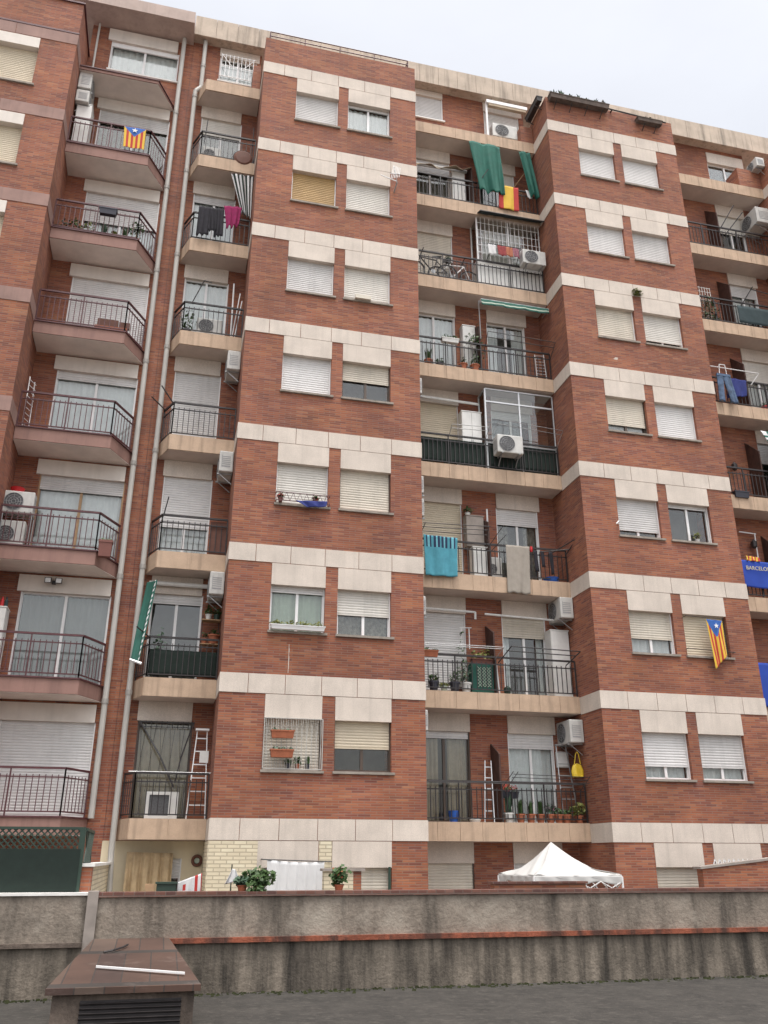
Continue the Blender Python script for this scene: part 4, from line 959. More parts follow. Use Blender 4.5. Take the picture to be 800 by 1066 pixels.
rod_thing('clothes_prop', [((6.62,1.04,14.95),(6.78,.86,15.45)), ((6.6,.88,15.44),(7.62,.88,15.44)), ((7.52,1.04,14.95),(7.6,.86,15.45))], .011, 'dark', 'dark drying frame carrying the small washing in front of the barred enclosure', 'drying rack')
# balcony with rolled green awning
t = thing('awning', 'green rolled awning with scalloped edge above the balcony with a tall plant', 'awning', (7.3, .9, 13.2))
MB().box(6.30, 8.30, .80, .92, 13.36, 13.46).build('cassette', M['alu'], t)
cloth((6.30,.79,13.44),(8.28,.79,13.44),(6.30,.74,13.24),(8.28,.74,13.24), .008, 6, 60, 6, lambda u, v: 1 if .42 < v < .6 else 0, edge=.03).build('valance', [M['green_deep'], M['curtain_green']], t, solid=.006)
MB().tube((6.27,.9,13.45),(6.32,1.0,12.3),.016,5).tube((8.32,.9,13.45),(8.32,1.3,13.5),.016,5).build('arm', M['steel'], t)
plant(4.87,1.15,11.305,.36,.16,'spiky plant in a terracotta pot leftmost on the balcony under the green roll', style='grass', n=26, pr=.11, phh=.19)
plant(5.20,1.18,11.305,.14,.12,'low plant in a dark pot between terracotta pots under the green roll', pot='darkpot', n=40)
plant(5.83,1.12,11.305,.22,.12,'small plant in a terracotta pot left of the white cabinet under the green roll', pr=.12, phh=.18, n=40)
plant(6.16,1.12,11.305,.30,.14,'leafy plant in a terracotta pot in front of the white cabinet', pr=.13, phh=.19, n=60)
plant(6.16,1.02+.14,12.05,.35,.22,'trailing plant at rail height in front of the white cabinet', leaf='leaf', pot='white_rough', pr=.08, phh=.12, n=80)
planter_box(5.22, 5.70, .98, 1.02+.12, 12.05+.012, .12, 'small white planter with trailing plant on the rail under the green roll', 'white_rough', n=70, ph=.16)
cabinet(5.94, 6.30, 1.36, 1.60, 11.305, 12.90, 'narrow white cabinet behind the pots under the green rolled awning', doors=1)
plant(6.34,1.2,11.305,1.35,.15,'tall slender plant against the post of the green rolled awning', leaf='leaf', n=120, pot='darkpot')
rod_thing('clothes_line', [((6.40,1.02,11.9),(6.36,.55,12.25)), ((8.30,1.02,11.9),(8.28,.55,12.2)), ((6.36,.55,12.25),(8.28,.55,12.2)), ((6.37,.68,12.16),(8.28,.68,12.12))], .009, 'dark', 'empty clothes line frame outside the rail under the green rolled awning', 'clothes line')
t = thing('drying_rack', 'folded white drying rack at the right end of the balcony under the green roll', 'drying rack', (8.1, 1.2, 11.31))
MB().tube((7.96,1.15,11.31),(7.98,1.25,12.2),.013,5).tube((8.24,1.15,11.31),(8.24,1.25,12.28),.013,5).build('frame', M['white'], t)
w_ = MB()
for i in range(8): w_.tube((7.97,1.16+.01*i,11.45+.1*i),(8.24,1.16+.01*i,11.45+.105*i),.007,4)
w_.build('wires', M['white'], t)
# aluminium enclosure balcony
box_room('glazed_enclosure', 'aluminium glass balcony enclosure with a white air conditioner hung outside', 6.38, 8.33, 8.455, 10.84, 1.10, 2, [9.25, 10.46], 'alu', 9.25, 'green_dark')
ac(6.86, .68, 8.80, '-y', 'large air conditioner jutting from the rail of the aluminium glass enclosure', w=.70, d=.32, h=.50)
single(cloth((4.33,1.085,9.20),(6.30,1.085,9.20),(4.33,1.085,8.52),(6.30,1.085,8.52), .006, 3, 30, 6), 'privacy_screen', M['green_dark'], 'dark green mesh along the rail left of the aluminium enclosure', 'privacy screen', solid=.005)
single(cloth((6.42,1.082,9.12),(8.28,1.082,9.12),(6.42,1.082,8.56),(8.28,1.082,8.56), .006, 3, 30, 6), 'privacy_screen', M['green_dark'], 'dark green mesh along the rail under the aluminium enclosure', 'privacy screen', solid=.005)
cabinet(5.80, 6.34, 1.30, 1.58, 8.455, 10.18, 'white louvred cabinet left of the aluminium glass enclosure', doors=2)
rod_thing('roller_awning', [((4.4,1.35,10.50),(6.30,1.35,10.46)), ((4.4,1.42,10.56),(6.30,1.42,10.52))], .028, 'white_rough', 'pale awning roller above the shutter left of the aluminium enclosure', 'awning')
plant(5.15,1.3,8.455,.35,.22,'terracotta pot with leafy plant behind the green mesh left of the louvred cabinet', pr=.14, phh=.22, n=60)
rod_thing('clothes_line', [((5.35,1.02,9.25),(5.33,.72,9.44)), ((6.32,1.02,9.25),(6.36,.70,9.62)), ((5.33,.72,9.44),(6.33,.72,9.48)), ((5.33,.85,9.40),(6.33,.85,9.44))], .008, 'steel', 'thin wire clothes line left of the large jutting air conditioner', 'clothes line')
rod_thing('clothes_line', [((6.44,1.02,9.3),(6.62,.7,9.75)), ((8.28,1.02,9.2),(8.36,.70,9.62)), ((6.62,.7,9.72),(8.36,.7,9.62)), ((6.62,.82,9.66),(8.34,.82,9.56))], .007, 'steel', 'thin wire clothes line stretched in front of the aluminium enclosure glass', 'clothes line')
# balcony with turquoise towel
def towelpick(u, v): return 0 if v > .30 else (int(u*15) % 3)
t = thing('towel', 'turquoise towel with dark striped upper edge hung over the middle balcony rail', 'towel', (5.05, .95, 5.47))
cloth((4.60,.97,6.50),(5.46,.97,6.48),(4.62,.90,5.46),(5.40,.90,5.47), .022, 2.2, 44, 24, lambda u, v: 0 if v > .30 else (0, 1, 2, 1)[int(u*17) % 4]).build('cloth', [M['turq'], M['navy'], M['lightblue']], t, solid=.01)
single(cloth((6.70,.97,6.42),(7.32,.97,6.42),(6.67,.92,5.20),(7.25,.92,5.18), .018, 1.6, 26, 24, edge=.03), 'towel', M['grey_cloth'], 'long grey brown towel hung over the rail right of the turquoise towel', 'towel', solid=.01)
cabinet(5.84, 6.30, 1.36, 1.60, 6.46, 7.26, 'grey upper cabinet on the wall between the two towels', 'cement', doors=1)
cabinet(5.94, 6.30, 1.22, 1.50, 5.585, 6.38, 'white lower cabinet behind the rail between the two towels', doors=1)
plant(5.92,1.46,7.29,.16,.13,'green trailing plant on top of the grey upper cabinet', pot='whitepot', pr=.07, phh=.08, n=60)
rod_thing('pole', [((6.42,1.4,5.6),(6.42,1.4,7.5))], .022, 'white', 'tall white pole right of the grey upper cabinet', 'pole')
rod_thing('clothes_line', [((4.5,1.02,6.4),(4.55,.62,6.66)), ((6.2,1.02,6.3),(6.14,.62,6.72)), ((4.5,.62,6.66),(6.2,.62,6.72)), ((4.5,.72,6.60),(6.2,.72,6.66)), ((4.5,.85,6.54),(6.2,.85,6.58)), ((6.3,1.0,6.2),(6.62,.7,6.58)), ((6.2,1.02,6.25),(6.5,.6,6.75))], .009, 'dark', 'dark clothes line frame above the turquoise towel', 'clothes line')
rod_thing('clothes_line', [((7.9,1.02,6.3),(8.34,.55,6.55)), ((7.6,1.02,6.32),(8.2,.6,6.3)), ((8.3,1.02,6.3),(8.42,.5,6.62))], .014, 'dark', 'dark clothes arms reaching out beside the right brick tower', 'clothes line')
for i, (x, h) in enumerate(((7.48,.55),(7.66,.42),(7.88,.60))):
    single(cloth((x-.05,.98,6.34),(x+.05,.98,6.34),(x-.03,.95,6.34-h),(x+.05,.95,6.34-h), .02, 1.2, 8, 10), 'garment', M['blackc'], ['narrow black strap hanging next to the grey brown towel','short black strap in the middle of three on the rail','longest black strap hanging nearest the right brick tower'][i], 'clothing', 'black straps on the rail', solid=.01)
single(MB().lathe((7.38,1.0,6.30),[(.03,0),(.04,.05),(.03,.14)],8), 'peg_bag', M['redp'], 'red peg bag on the rail at the corner of the grey brown towel', 'peg bag')
single(MB().lathe((7.95,1.2,5.585),[(.16,0),(.2,.12),(.205,.13)],16), 'basin', M['bluep'], 'blue basin on the floor right of the grey brown towel', 'basin')
ac(6.55, 1.42, 5.62, '-y', 'small air conditioner on the floor left of the grey brown towel', w=.42, d=.18, h=.62, bracket=False)
# balcony with green trellis cabinet
ac(8.345, 1.28, 4.66, '-x', 'upper of two white air conditioners on the left flank of the right brick tower', w=.72, d=.34, h=.52)
ac(8.345, 1.28, 1.74, '-x', 'lower white air conditioner on the flank of the right tower above a yellow bag', w=.72, d=.34, h=.52)
cabinet(7.86, 8.33, 1.28, 1.60, 2.80, 4.42, 'tall white cabinet under the upper flank air conditioner', doors=1)
t = thing('trellis_cabinet', 'green plastic cabinet with a trellis front and plants on top behind the rail', 'cabinet', (6.08, 1.25, 2.80))
MB().box(5.78, 6.30, 1.20, 1.45, 2.80, 3.50).build('body', M['green_deep'], t)
MB().box(5.77, 6.31, 1.185, 1.199, 2.82, 3.48).build('door', M['green_deep'], t)
tr = MB()
X0, X1, Z0, Z1 = 5.92, 6.27, 2.95, 3.42
for i in range(-6, 6):
    for sg in (1, -1):
        c0 = .075*i; pts = []
        for k in range(41):
            x = X0+(X1-X0)*k/40; z = (Z0 if sg > 0 else Z1) + sg*(x-X0) - sg*c0
            if Z0 <= z <= Z1: pts.append((x, z))
        if len(pts) > 3: tr.tube((pts[0][0],1.178,pts[0][1]),(pts[-1][0],1.178,pts[-1][1]),.006,4)
tr.build('trellis', M['curtain_green'], t)
planter_box(5.80, 6.36, 1.18, 1.36, 3.51, .10, 'planter with reddish straggly plants on the green trellis cabinet', 'brownpot', 'leaf2', n=120, ph=.24)
for i, (x, pm, lf, h, lb) in enumerate(((4.84,'darkpot','leaf',.16,'dark pot with low plant at the far left of the rail near the trellis cabinet'),(5.08,'curtain_green','leaf2',.08,'pale green pot between two dark pots'),(5.34,'darkpot','leaf',.26,'large dark pot with plant left of the white pot'),(5.62,'whitepot','leaf3',.5,'white pot with a tall plant beside the green trellis cabinet'))):
    plant(x,1.15,2.80,h,.14,lb, leaf=lf, pot=pm, pr=.12 if i != 1 else .08, phh=.22 if i != 1 else .12, n=60)
plant(5.62,1.45,2.80,1.25,.13,'tall slender plant against the brick left of the dark divider', leaf='leaf', pot='brownpot', n=90)
planter_box(4.55, 4.90, .92, 1.01, 3.54, .15, 'red brown planter hung on the rail end by the left brick tower', 'terracotta', n=20, ph=.06)
rod_thing('roller_awning', [((4.4,1.35,4.79),(5.98,1.35,4.77)), ((5.98,1.35,4.77),(5.98,1.36,4.60))], .026, 'white_rough', 'white awning roller above the closed shutter left of the dark divider', 'awning')
rod_thing('roller_awning', [((6.22,1.35,4.74),(8.0,1.35,4.70))], .026, 'white_rough', 'white awning roller above the half open door right of the dark divider', 'awning')
rod_thing('clothes_line', [((4.4,.72,3.80),(6.42,.72,3.80)), ((4.4,.86,3.79),(6.42,.86,3.79)), ((6.42,.72,3.80),(6.30,1.03,3.58))], .008, 'steel', 'pale drying rail in front of the closed shutter and trellis cabinet', 'clothes line')
rod_thing('clothes_line', [((6.58,.66,3.82),(8.30,.66,3.79)), ((6.58,.66,3.82),(6.38,1.03,3.5)), ((8.30,.66,3.79),(8.08,1.03,3.52)), ((6.50,.78,3.74),(8.22,.78,3.71))], .013, 'dark', 'dark drying rail in front of the half open door right of the divider', 'clothes line')
rod_thing('pole', [((6.42,1.14,2.80),(6.38,1.16,3.5))], .018, 'white', 'short white stick leaning at the right of the green trellis cabinet', 'stick')
rod_thing('pole', [((5.62,1.5,4.4),(5.92,1.5,4.42)), ((5.66,1.5,4.4),(5.66,1.5,3.9)), ((5.86,1.5,4.4),(5.86,1.5,3.9))], .012, 'white', 'small white bracket rack on the brick above the tall slender plant', 'rack')
single(MB().lathe((6.62,1.15,2.80),[(.07,0),(.09,.14),(.02,.2)],10), 'watering_can', M['lattice'], 'small green watering can at the foot of the white stick', 'watering can')
# lowest middle balcony
ladder((5.93,1.12,.015),(6.15,1.12,.015),(6.10,1.42,1.34),(6.24,1.42,1.34), 'aluminium ladder leaning on the dark divider of the lowest middle balcony', 'alu', n=5)
L = ladder((7.80,1.15,.015),(8.18,1.15,.015),(7.86,1.42,1.72),(8.10,1.42,1.72), 'dark stepladder at the right end of the lowest middle balcony under the flank unit', 'steel', n=6)
MB().box(7.84,8.12,1.36,1.46,1.72,1.75).build('top_step', M['steel'], L)
t = thing('meter_box', 'small white meter box on the wall behind the dark stepladder', 'box', (8.05, 1.55, 1.25))
MB().box(7.92,8.20,1.52,1.61,1.25,1.60).build('box', M['white_rough'], t); MB().box(7.94,8.18,1.51,1.519,1.27,1.58).build('door', M['white_rough'], t)
t = thing('bag', 'yellow plastic bag hanging beside the dark stepladder', 'bag', (8.22, 1.12, .98))
MB().grid(lambda u, v: (8.22+(.13+.03*math.sin(v*3.14)-.05*(1-v)**2)*math.cos(u*6.283)*(1 if v > .02 else .3), 1.14+.05*math.sin(u*6.283)*(.4+v)*(1+.3*math.sin(u*30)), 1.30-.30*v), 20, 10).build('body', M['yellow'], t)
MB().path([(8.15,1.13,1.29),(8.20,1.13,1.52),(8.24,1.13,1.56),(8.27,1.13,1.50),(8.30,1.13,1.29)],.012,5).build('handle', M['yellow'], t)
plant(6.50,1.14,.015,.42,.2,'spiky plant in a white pot, first of the row of pots left of terracotta ones', leaf='leaf3', pot='whitepot', style='grass', n=34, pr=.11, phh=.2)
lbs = ('first terracotta pot after the white one in the row on the lowest balcony','second terracotta pot in the row, in front of the white net curtain','terracotta pot in the middle of the row on the lowest balcony','terracotta pot with dark red leaves right of the middle of the row','terracotta pot near the dark stepladder at the end of the row','last terracotta pot of the row, beside the yellow green bush')
for i, x in enumerate((6.77, 7.01, 7.24, 7.47, 7.68, 7.86)):
    plant(x,1.13,.015,(.34,.30,.32,.22,.12,.10)[i],.13,lbs[i], leaf='leaf' if i != 3 else 'leaf3', style='grass' if i < 3 else 'bush', n=24 if i < 3 else 50, pr=.10, phh=.18, group='row of terracotta pots', flowers='magenta' if i == 3 else None)
plant(8.16,1.12,.015,.25,.2,'yellow green bush in a pot at the right end of the lowest middle balcony', leaf='leaf2', pot='terracotta', n=150)
t = planter_box(6.34, 6.74, 1.08, 1.24, .52, .14, 'dark hanging basket full of red flowers above the white pot', 'darkpot', n=40, ph=.14)
foliage((6.54,1.14,.75),.22,.1,.08,60,.05).build('flowers', M['flower_red'], t)
MB().tube((6.40,1.2,.02),(6.40,1.2,.52),.01,4).tube((6.68,1.2,.02),(6.68,1.2,.52),.01,4).build('stand', M['dark'], t)
single(MB().lathe((5.23,1.15,.015),[(.09,0),(.12,.22),(.125,.23)],16), 'bucket', M['bluep'], 'blue bucket on the floor at the left of the lowest middle balcony', 'bucket')
single(MB().lathe((5.72,1.15,.015),[(.10,0),(.13,.05),(.05,.08)],12), 'bowl', M['white_rough'], 'small pale bowl on the floor between blue bucket and ladder', 'bowl')
rod_thing('clothes_line', [((4.4,.75,.82),(8.30,.75,.84)), ((4.4,.85,.80),(8.30,.85,.81)), ((6.3,1.02,.7),(6.48,.70,1.05)), ((6.42,1.02,.7),(6.60,.72,1.05)), ((8.2,1.02,.70),(8.32,.72,1.0)), ((6.5,.75,1.0),(8.3,.75,.97)), ((6.5,.85,.94),(8.3,.85,.91))], .008, 'dark', 'thin dark clothes lines in front of the lowest middle balcony', 'clothes line')
# air conditioners on the hidden right flank of the left tower, seen edge-on
for z, lb in ((9.96,'topmost of the slim units peeping from behind the left brick tower'),(7.28,'upper unit of the close pair peeping from behind the left brick tower'),(6.70,'lower unit of the close pair peeping from behind the left brick tower'),(4.32,'slim unit peeping from behind the left tower beside the closed white shutter'),(1.80,'lowest slim unit peeping from behind the left brick tower')):
    ac(4.305, .62, z, '+x', lb, w=.66, d=.13, h=.44, group='units on the hidden flank of the left tower')

# ================= things on the tower fronts
t = thing('aerial', 'white grid aerial on a bracket beside the second right window of the left tower', 'aerial', (3.68, -.1, 15.85))
MB().tube((3.66,-.002,15.84),(3.66,-.30,15.90),.018,6).tube((3.66,-.30,15.90),(3.58,-.32,16.38),.012,6).build('bracket', M['ac_mid'], t)
ga = MB()
for i in range(6): ga.tube((3.48+.045*i,-.36,15.93+.02*i),(3.56+.035*i,-.36,16.40-.01*i),.010,4)
ga.tube((3.20,-.36,16.0),(3.64,-.32,15.92),.013,4); ga.tube((3.46,-.37,16.1),(3.72,-.37,16.14),.01,4)
ga.build('dish', M['white'], t)
fr_ = thing('flower_rail', 'dark red scrolled flower rail with a blue cloth at a closed shutter', 'flower rail', (1.5, -.1, 6.56))
f_ = MB()
for z in (6.58, 6.78): f_.tube((.92,-.14,z),(2.11,-.14,z),.010,4); f_.tube((.92,-.14,z),(.92,.02,z),.010,4); f_.tube((2.11,-.14,z),(2.11,.02,z),.010,4)
for i in range(8):
    x = .92+.149*i; f_.tube((x,-.14,6.58),(x+.0745,-.14,6.78),.006,4); f_.tube((x+.0745,-.14,6.78),(x+.149,-.14,6.58),.006,4)
f_.build('rail', M['rail_brown'], fr_)
single(cloth((1.35,-.155,6.60),(2.06,-.155,6.64),(1.58,-.165,6.46),(2.02,-.165,6.50), .02, 2, 20, 6), 'cloth', M['bluecloth'], 'blue cloth hung over the scrolled flower rail', 'cloth', solid=.008)
for x, lb in ((1.02,'small pot with reddish flowers at the left of the scrolled flower rail'),(1.80,'small pot with reddish flowers above the blue cloth')):
    plant(x,-.07,6.565,.10,.09,lb, pot='brownpot', pr=.055, phh=.10, n=30, flowers='flower_red')
planter_box(.94, 2.08, -.17, -.052, 3.70, .09, 'white window planter with green and pink plants on the left tower', 'white', 'leaf2', n=150, ph=.13)
gr = MB()
for i in range(12): x = .96+.1*i; gr.tube((x,-.03,.93),(min(2.09,x+.05),-.03,1.90),.006,4); gr.tube((min(2.09,x+.05),-.034,.93),(x,-.034,1.90),.006,4)
gr.tube((.93,-.03,.92),(2.11,-.03,.92),.012,4); gr.tube((.93,-.03,1.90),(2.11,-.03,1.90),.012,4); gr.tube((.93,-.03,.92),(.93,-.03,1.90),.012,4); gr.tube((2.11,-.03,.92),(2.11,-.03,1.90),.012,4)
gr.build('window_grille', M['pipe'], main)
for z, lb in ((1.50,'upper terracotta trough hung on the white window grille'),(1.13,'lower terracotta trough hung on the white window grille')):
    planter_box(1.06, 1.52, -.16, -.04, z, .15, lb, 'terracotta', 'leaf3', n=16, ph=.05)
for i, (x, m, lb) in enumerate(((1.45,'darkpot','dark small pot on the sill of the grilled window'),(1.64,'terracotta','terracotta small pot on the sill of the grilled window'),(1.84,'darkpot','dark pot with upright leaves at the right of the grilled window sill'))):
    plant(x,.06,.935,.10+.04*i,.07,lb, pot=m, pr=.05, phh=.09, n=24, style='grass' if i == 2 else 'bush')
ledge_ = single(MB().box(2.62, 3.02, -.13, -.055, 12.20, 12.30), 'flower_box', M['shut_cream'], 'small cream box on the sill under the third right shutter of the left tower', 'box')
estelada((11.21,-.13,4.56),(11.66,-.13,4.54),(11.27,-.17,3.36),(11.66,-.15,3.72), 'yellow flag with red stripes and blue star triangle hanging from a right tower window', .03, 1.6, tri=.42)
rod_thing('clothes_line', [((10.66,-.10,3.84),(11.92,-.10,3.80)), ((10.68,-.10,3.84),(10.68,.05,3.84)), ((11.9,-.10,3.80),(11.9,.05,3.80)), ((10.66,-.16,4.60),(11.66,-.16,4.58)), ((10.68,-.16,4.6),(10.68,.05,4.6))], .007, 'dark', 'thin line stretched across the beige shutter behind the starred flag', 'clothes line')
plant(11.42,.03,6.56,.20,.10,'small green plant on the sill of the open window of the right tower', leaf='leaf2', pot='whitepot', pr=.05, phh=.08, n=50)
rod_thing('bracket', [((9.16,-.16,6.80),(9.26,-.002,6.84)), ((9.12,-.16,6.78),(9.2,-.16,6.86))], .016, 'white', 'small white bracket left of a nearly closed window on the right tower', 'bracket')
foliage((10.58,-.06,13.86),.13,.07,.12,70,.09,'bush')
t = thing('weed', 'dry yellowish weed growing from the stone band between two windows of the right tower', 'plant', (10.58, -.02, 13.75))
foliage((10.58,-.07,13.80),.14,.08,.12,80,.09).build('leaves', M['leaf2'], t)

# ================= right edge column
rod_thing('pipe', [((13.0,1.3,20.72),(13.12,1.45,20.60)), ((13.12,1.45,20.6),(13.40,1.45,19.62))], .03, 'white', 'short white pipe running down beside the right tower at the attic', 'pipe')
single(MB().box(13.44,13.62,1.35,1.58,19.615,19.95), 'meter_box', M['white_rough'], 'small grey box at the foot of the short white pipe', 'box')
ac(16.385, .92, 20.28, '-x', 'small dark grilled unit under the cornice at the right frame edge', w=.5, d=.3, h=.36)
ac(16.385, 1.25, 18.10, '-x', 'big pale air conditioner under the top right balcony slab', w=.8, d=.55, h=.6)
rod_thing('clothes_prop', [((14.45,1.02,17.55),(14.92,.72,18.42)), ((14.7,1.02,17.5),(15.2,.72,18.2))], .016, 'dark', 'two dark drying arms rising from the upper right balcony rail', 'drying arm')
t = thing('trellis', 'white lattice with a climbing plant at the left end of a right edge balcony', 'trellis', (13.65, 1.15, 13.96))
tt = MB()
for i in range(6): tt.tube((13.40+.09*i,1.14,14.0),(13.40+.09*i,1.14,15.38),.008,4)
for i in range(10): tt.tube((13.40,1.135,14.05+.145*i),(13.86,1.135,14.05+.145*i),.007,4)
tt.build('lattice', M['white_rough'], t)
foliage((13.65,1.06,14.55),.26,.08,.55,190,.085).build('climber', M['leaf'], t)
single(cloth((14.60,.99,14.80),(16.36,.99,14.80),(14.60,.99,14.18),(16.36,.99,14.18), .008, 3, 30, 6), 'privacy_screen', M['bluegrey_mesh'], 'blue grey mesh along the rail right of the climbing plant', 'privacy screen', solid=.005)
rod_thing('clothes_prop', [((14.72,1.02,14.75),(15.05,.72,15.35)), ((15.02,.8,15.32),(16.3,.8,15.15))], .014, 'dark', 'dark drying arm rising above the blue grey mesh', 'drying arm')
for i, x in enumerate((13.45, 13.75, 14.05)): plant(x,1.3,14.105,.3,.14,('leftmost pot under the climbing plant','middle pot under the climbing plant','pot right of the climbing plant')[i], n=50)
# jeans balcony
t = thing('jeans', 'blue jeans hung by the waist from a white hanger on the right edge balcony', 'jeans', (13.62, .9, 11.28))
def leg(x0, x1, xb0, xb1, zb): return cloth((x0,.90,12.16),(x1,.90,12.17),(xb0,.86,zb),(xb1,.86,zb-.02), .02, 1.3, 12, 20)
jm = MB()
for mbx in (leg(13.42,13.64,13.38,13.54,11.30), leg(13.62,13.86,13.74,13.94,11.28)):
    q = len(jm.v); jm.v += mbx.v; jm.f += [tuple(q+i for i in f) for f in mbx.f]; jm.mi += mbx.mi
jm.smooth = True
jm.build('legs', M['denim'], t, solid=.03); MB().box(13.42,13.86,.872,.93,12.13,12.20).build('waistband', M['denim'], t)
t = thing('hanger', 'white trouser hanger holding the blue jeans on the drying rod', 'hanger', (13.6, .9, 12.2))
MB().tube((13.52,.9,12.18),(13.56,.9,12.52),.012,5).tube((13.76,.9,12.18),(13.74,.9,12.52),.012,5).tube((13.56,.9,12.52),(13.74,.9,12.52),.012,5).build('frame', M['white'], t)
rod_thing('drying_rod', [((13.2,.9,12.42),(14.85,.9,12.40)), ((14.85,.9,12.40),(14.62,1.03,12.05)), ((13.2,.9,12.42),(13.05,1.03,12.1))], .014, 'white', 'white drying rod over the jeans balcony at the right edge', 'drying rod')
single(cloth((13.80,.99,12.17),(14.44,.99,12.15),(13.70,.96,11.45),(14.36,.96,11.62), .03, 2, 24, 14), 'towel', M['bluecloth'], 'royal blue towel hung over the rail right of the jeans', 'towel', solid=.01)
plant(15.05,1.15,11.305,.12,.14,'red pot with a low plant near the royal blue towel', pot='redp', n=40)
# lamp balcony with green awning
def wall_lamp(x, z, label):
    t = thing('wall_lamp', label, 'wall lamp', (x, 1.5, z))
    MB().tube((x,1.60,z+.16),(x,1.48,z+.16),.014,5).build('arm', M['dark'], t)
    MB().lathe((x,1.46,z), [(.04,0),(.075,.04),(.085,.18),(.03,.23),(.012,.26)], 8).build('lantern', M['dark'], t)
wall_lamp(13.95, 9.45, 'dark lantern on the brick beside the green awning at the right edge')
wall_lamp(14.16, 7.14, 'dark lantern on the brick above the blue flag with lettering')
t = thing('awning', 'emerald drop awning at the right frame edge with a white figured border', 'awning', (15.2, .8, 9.3))
cloth((14.62,.98,10.55),(16.3,.98,10.55),(14.95,.55,9.10),(16.3,.55,9.05), .03, 2, 40, 18, lambda u, v: 1 if (u < .10 and math.sin(v*40) > -.2) else 0).build('canvas', [M['green_cloth'], M['white_cloth']], t, solid=.006)
MB().tube((14.93,.55,9.08),(16.34,.55,9.04),.02,5).build('front_bar', M['alu'], t)
planter_box(13.42, 13.86, .92, 1.0+.06, 8.56-.18, .18, 'dark trough with pale edging at the left end of the lantern balcony', 'darkpot', n=16, ph=.05)
foliage((13.6,1.0,8.64),.18,.05,.06,30,.06)
single(MB().box(15.3, 15.7, 1.15, 1.4, 8.455, 9.0), 'box', M['white_rough'], 'white box on the floor under the emerald drop awning', 'box')
plant(15.0,1.2,8.455,.4,.2,'dark plant in a pot beside the white box under the emerald awning', n=80, pot='darkpot')
# blue flag balcony
def text_mesh(s, x, y, z, size, mat, parent, ext=.003):
    cu = bpy.data.curves.new('lettering', 'FONT'); cu.body = s; cu.size = size; cu.extrude = ext; cu.align_x = 'LEFT'
    o = bpy.data.objects.new('lettering', cu); COL.objects.link(o); bpy.context.view_layer.update()
    me = bpy.data.meshes.new_from_object(o.evaluated_get(bpy.context.evaluated_depsgraph_get())); bpy.data.objects.remove(o)
    n = bpy.data.objects.new('lettering', me); COL.objects.link(n); me.materials.append(M[mat])
    n.rotation_euler = (math.pi/2, 0, 0); n.parent = parent; n.location = Vector((x, y, z)) - parent.location
    return n
t = thing('flag', 'blue flag lettered BARCELONA over the balcony rail at the right frame edge', 'flag', (14.2, .95, 5.8))
cloth((13.22,.96,6.58),(15.4,.96,6.52),(13.26,.92,5.83),(15.4,.92,5.78), .015, 1.4, 40, 16).build('cloth', M['flagblue'], t, solid=.006)
text_mesh('BARCELONA', 13.36, .905, 6.30, .145, 'gold', t)
cb = thing('crest', 'small striped red and yellow cloth folded on the rail above the blue lettered flag', 'cloth', (13.6, 1.0, 6.58))
cloth((13.46,.96,6.70),(13.86,.98,6.68),(13.44,.945,6.56),(13.84,.945,6.56), .02, 2, 24, 6, lambda u, v: int(u*8) % 2).build('cloth', [M['flagyellow'], M['flagred']], cb, solid=.008)
rod_thing('rack', [((13.78,1.5,7.60),(14.30,1.5,7.58)), ((14.26,1.5,7.58),(14.24,1.5,6.6))], .018, 'white', 'white rack bar on the brick beside the lantern above the blue lettered flag', 'rack')
single(cloth((13.12,.965,3.86),(15.2,.965,3.82),(13.14,.93,2.75),(15.2,.93,2.70), .015, 1.4, 40, 16), 'flag', M['flagblue'], 'plain blue cloth over the lowest visible rail at the right frame edge', 'cloth', solid=.006)
sl1 = slab([(12.576, YS), (16.384, YS)], None, ZL[1], 'peach', 'ceiling', joints=.48); railing(sl1, [(12.6, YS+.05), (16.36, YS+.05)], ZL[1]+.012, 'rail_black', h=.86)

# ================= ground storey and patio
t = thing('tent', 'white peaked party tent in the patio behind the terrace wall', 'tent', (6.7, -1.2, GZ))
tx, ty, s2, ze, zp = 6.52, -1.15, .87, -1.0, -.42
cn_ = [(tx-s2,ty-s2),(tx+s2,ty-s2),(tx+s2,ty+s2),(tx-s2,ty+s2)]
def roofside(a, b, mbx):
    def fn(u, v):
        P = Vector((a[0]*(1-u)+b[0]*u, a[1]*(1-u)+b[1]*u, ze)); A = Vector((tx-.10, ty, zp))
        q = P.lerp(A, v); q.z -= .13*math.sin(math.pi*v)*(.6+.4*math.cos(u*6.283)); q.z += (1-v)*(.022*math.sin(u*15+v*7)-.03*math.sin(math.pi*u)) + .010*math.sin(u*31+v*11)*(1-v); return q
    g_ = MB().grid(fn, 24, 14); k = len(mbx.v); mbx.v += g_.v; mbx.f += [tuple(k+i for i in f) for f in g_.f]; mbx.mi += g_.mi
cv = MB(); cv.smooth = True
for i in range(4): roofside(cn_[i], cn_[(i+1) % 4], cv)
cv.build('canopy', M['tent'], t, solid=.006)
for i in range(4):
    a, b = cn_[i], cn_[(i+1) % 4]
    cloth((a[0],a[1],ze),(b[0],b[1],ze),(a[0],a[1],ze-.13),(b[0],b[1],ze-.13), .012, 5, 40, 5, edge=.05).build('valance', M['tent'], t, solid=.005)
    MB().tube((a[0],a[1],GZ),(a[0],a[1],ze-.02),.02,6).build('leg', M['white'], t)
    x_ = MB()
    for j in range(4):
        p0 = Vector((*a,0)).lerp(Vector((*b,0)), j/4); p1 = Vector((*a,0)).lerp(Vector((*b,0)), (j+1)/4); z0, z1 = (ze-.10, ze-.32) if j % 2 == 0 else (ze-.32, ze-.10)
        x_.tube((p0.x,p0.y,z0),(p1.x,p1.y,z1),.010,4); x_.tube((p0.x,p0.y,z1),(p1.x,p1.y,z0),.010,4)
    x_.build('truss', M['white'], t)
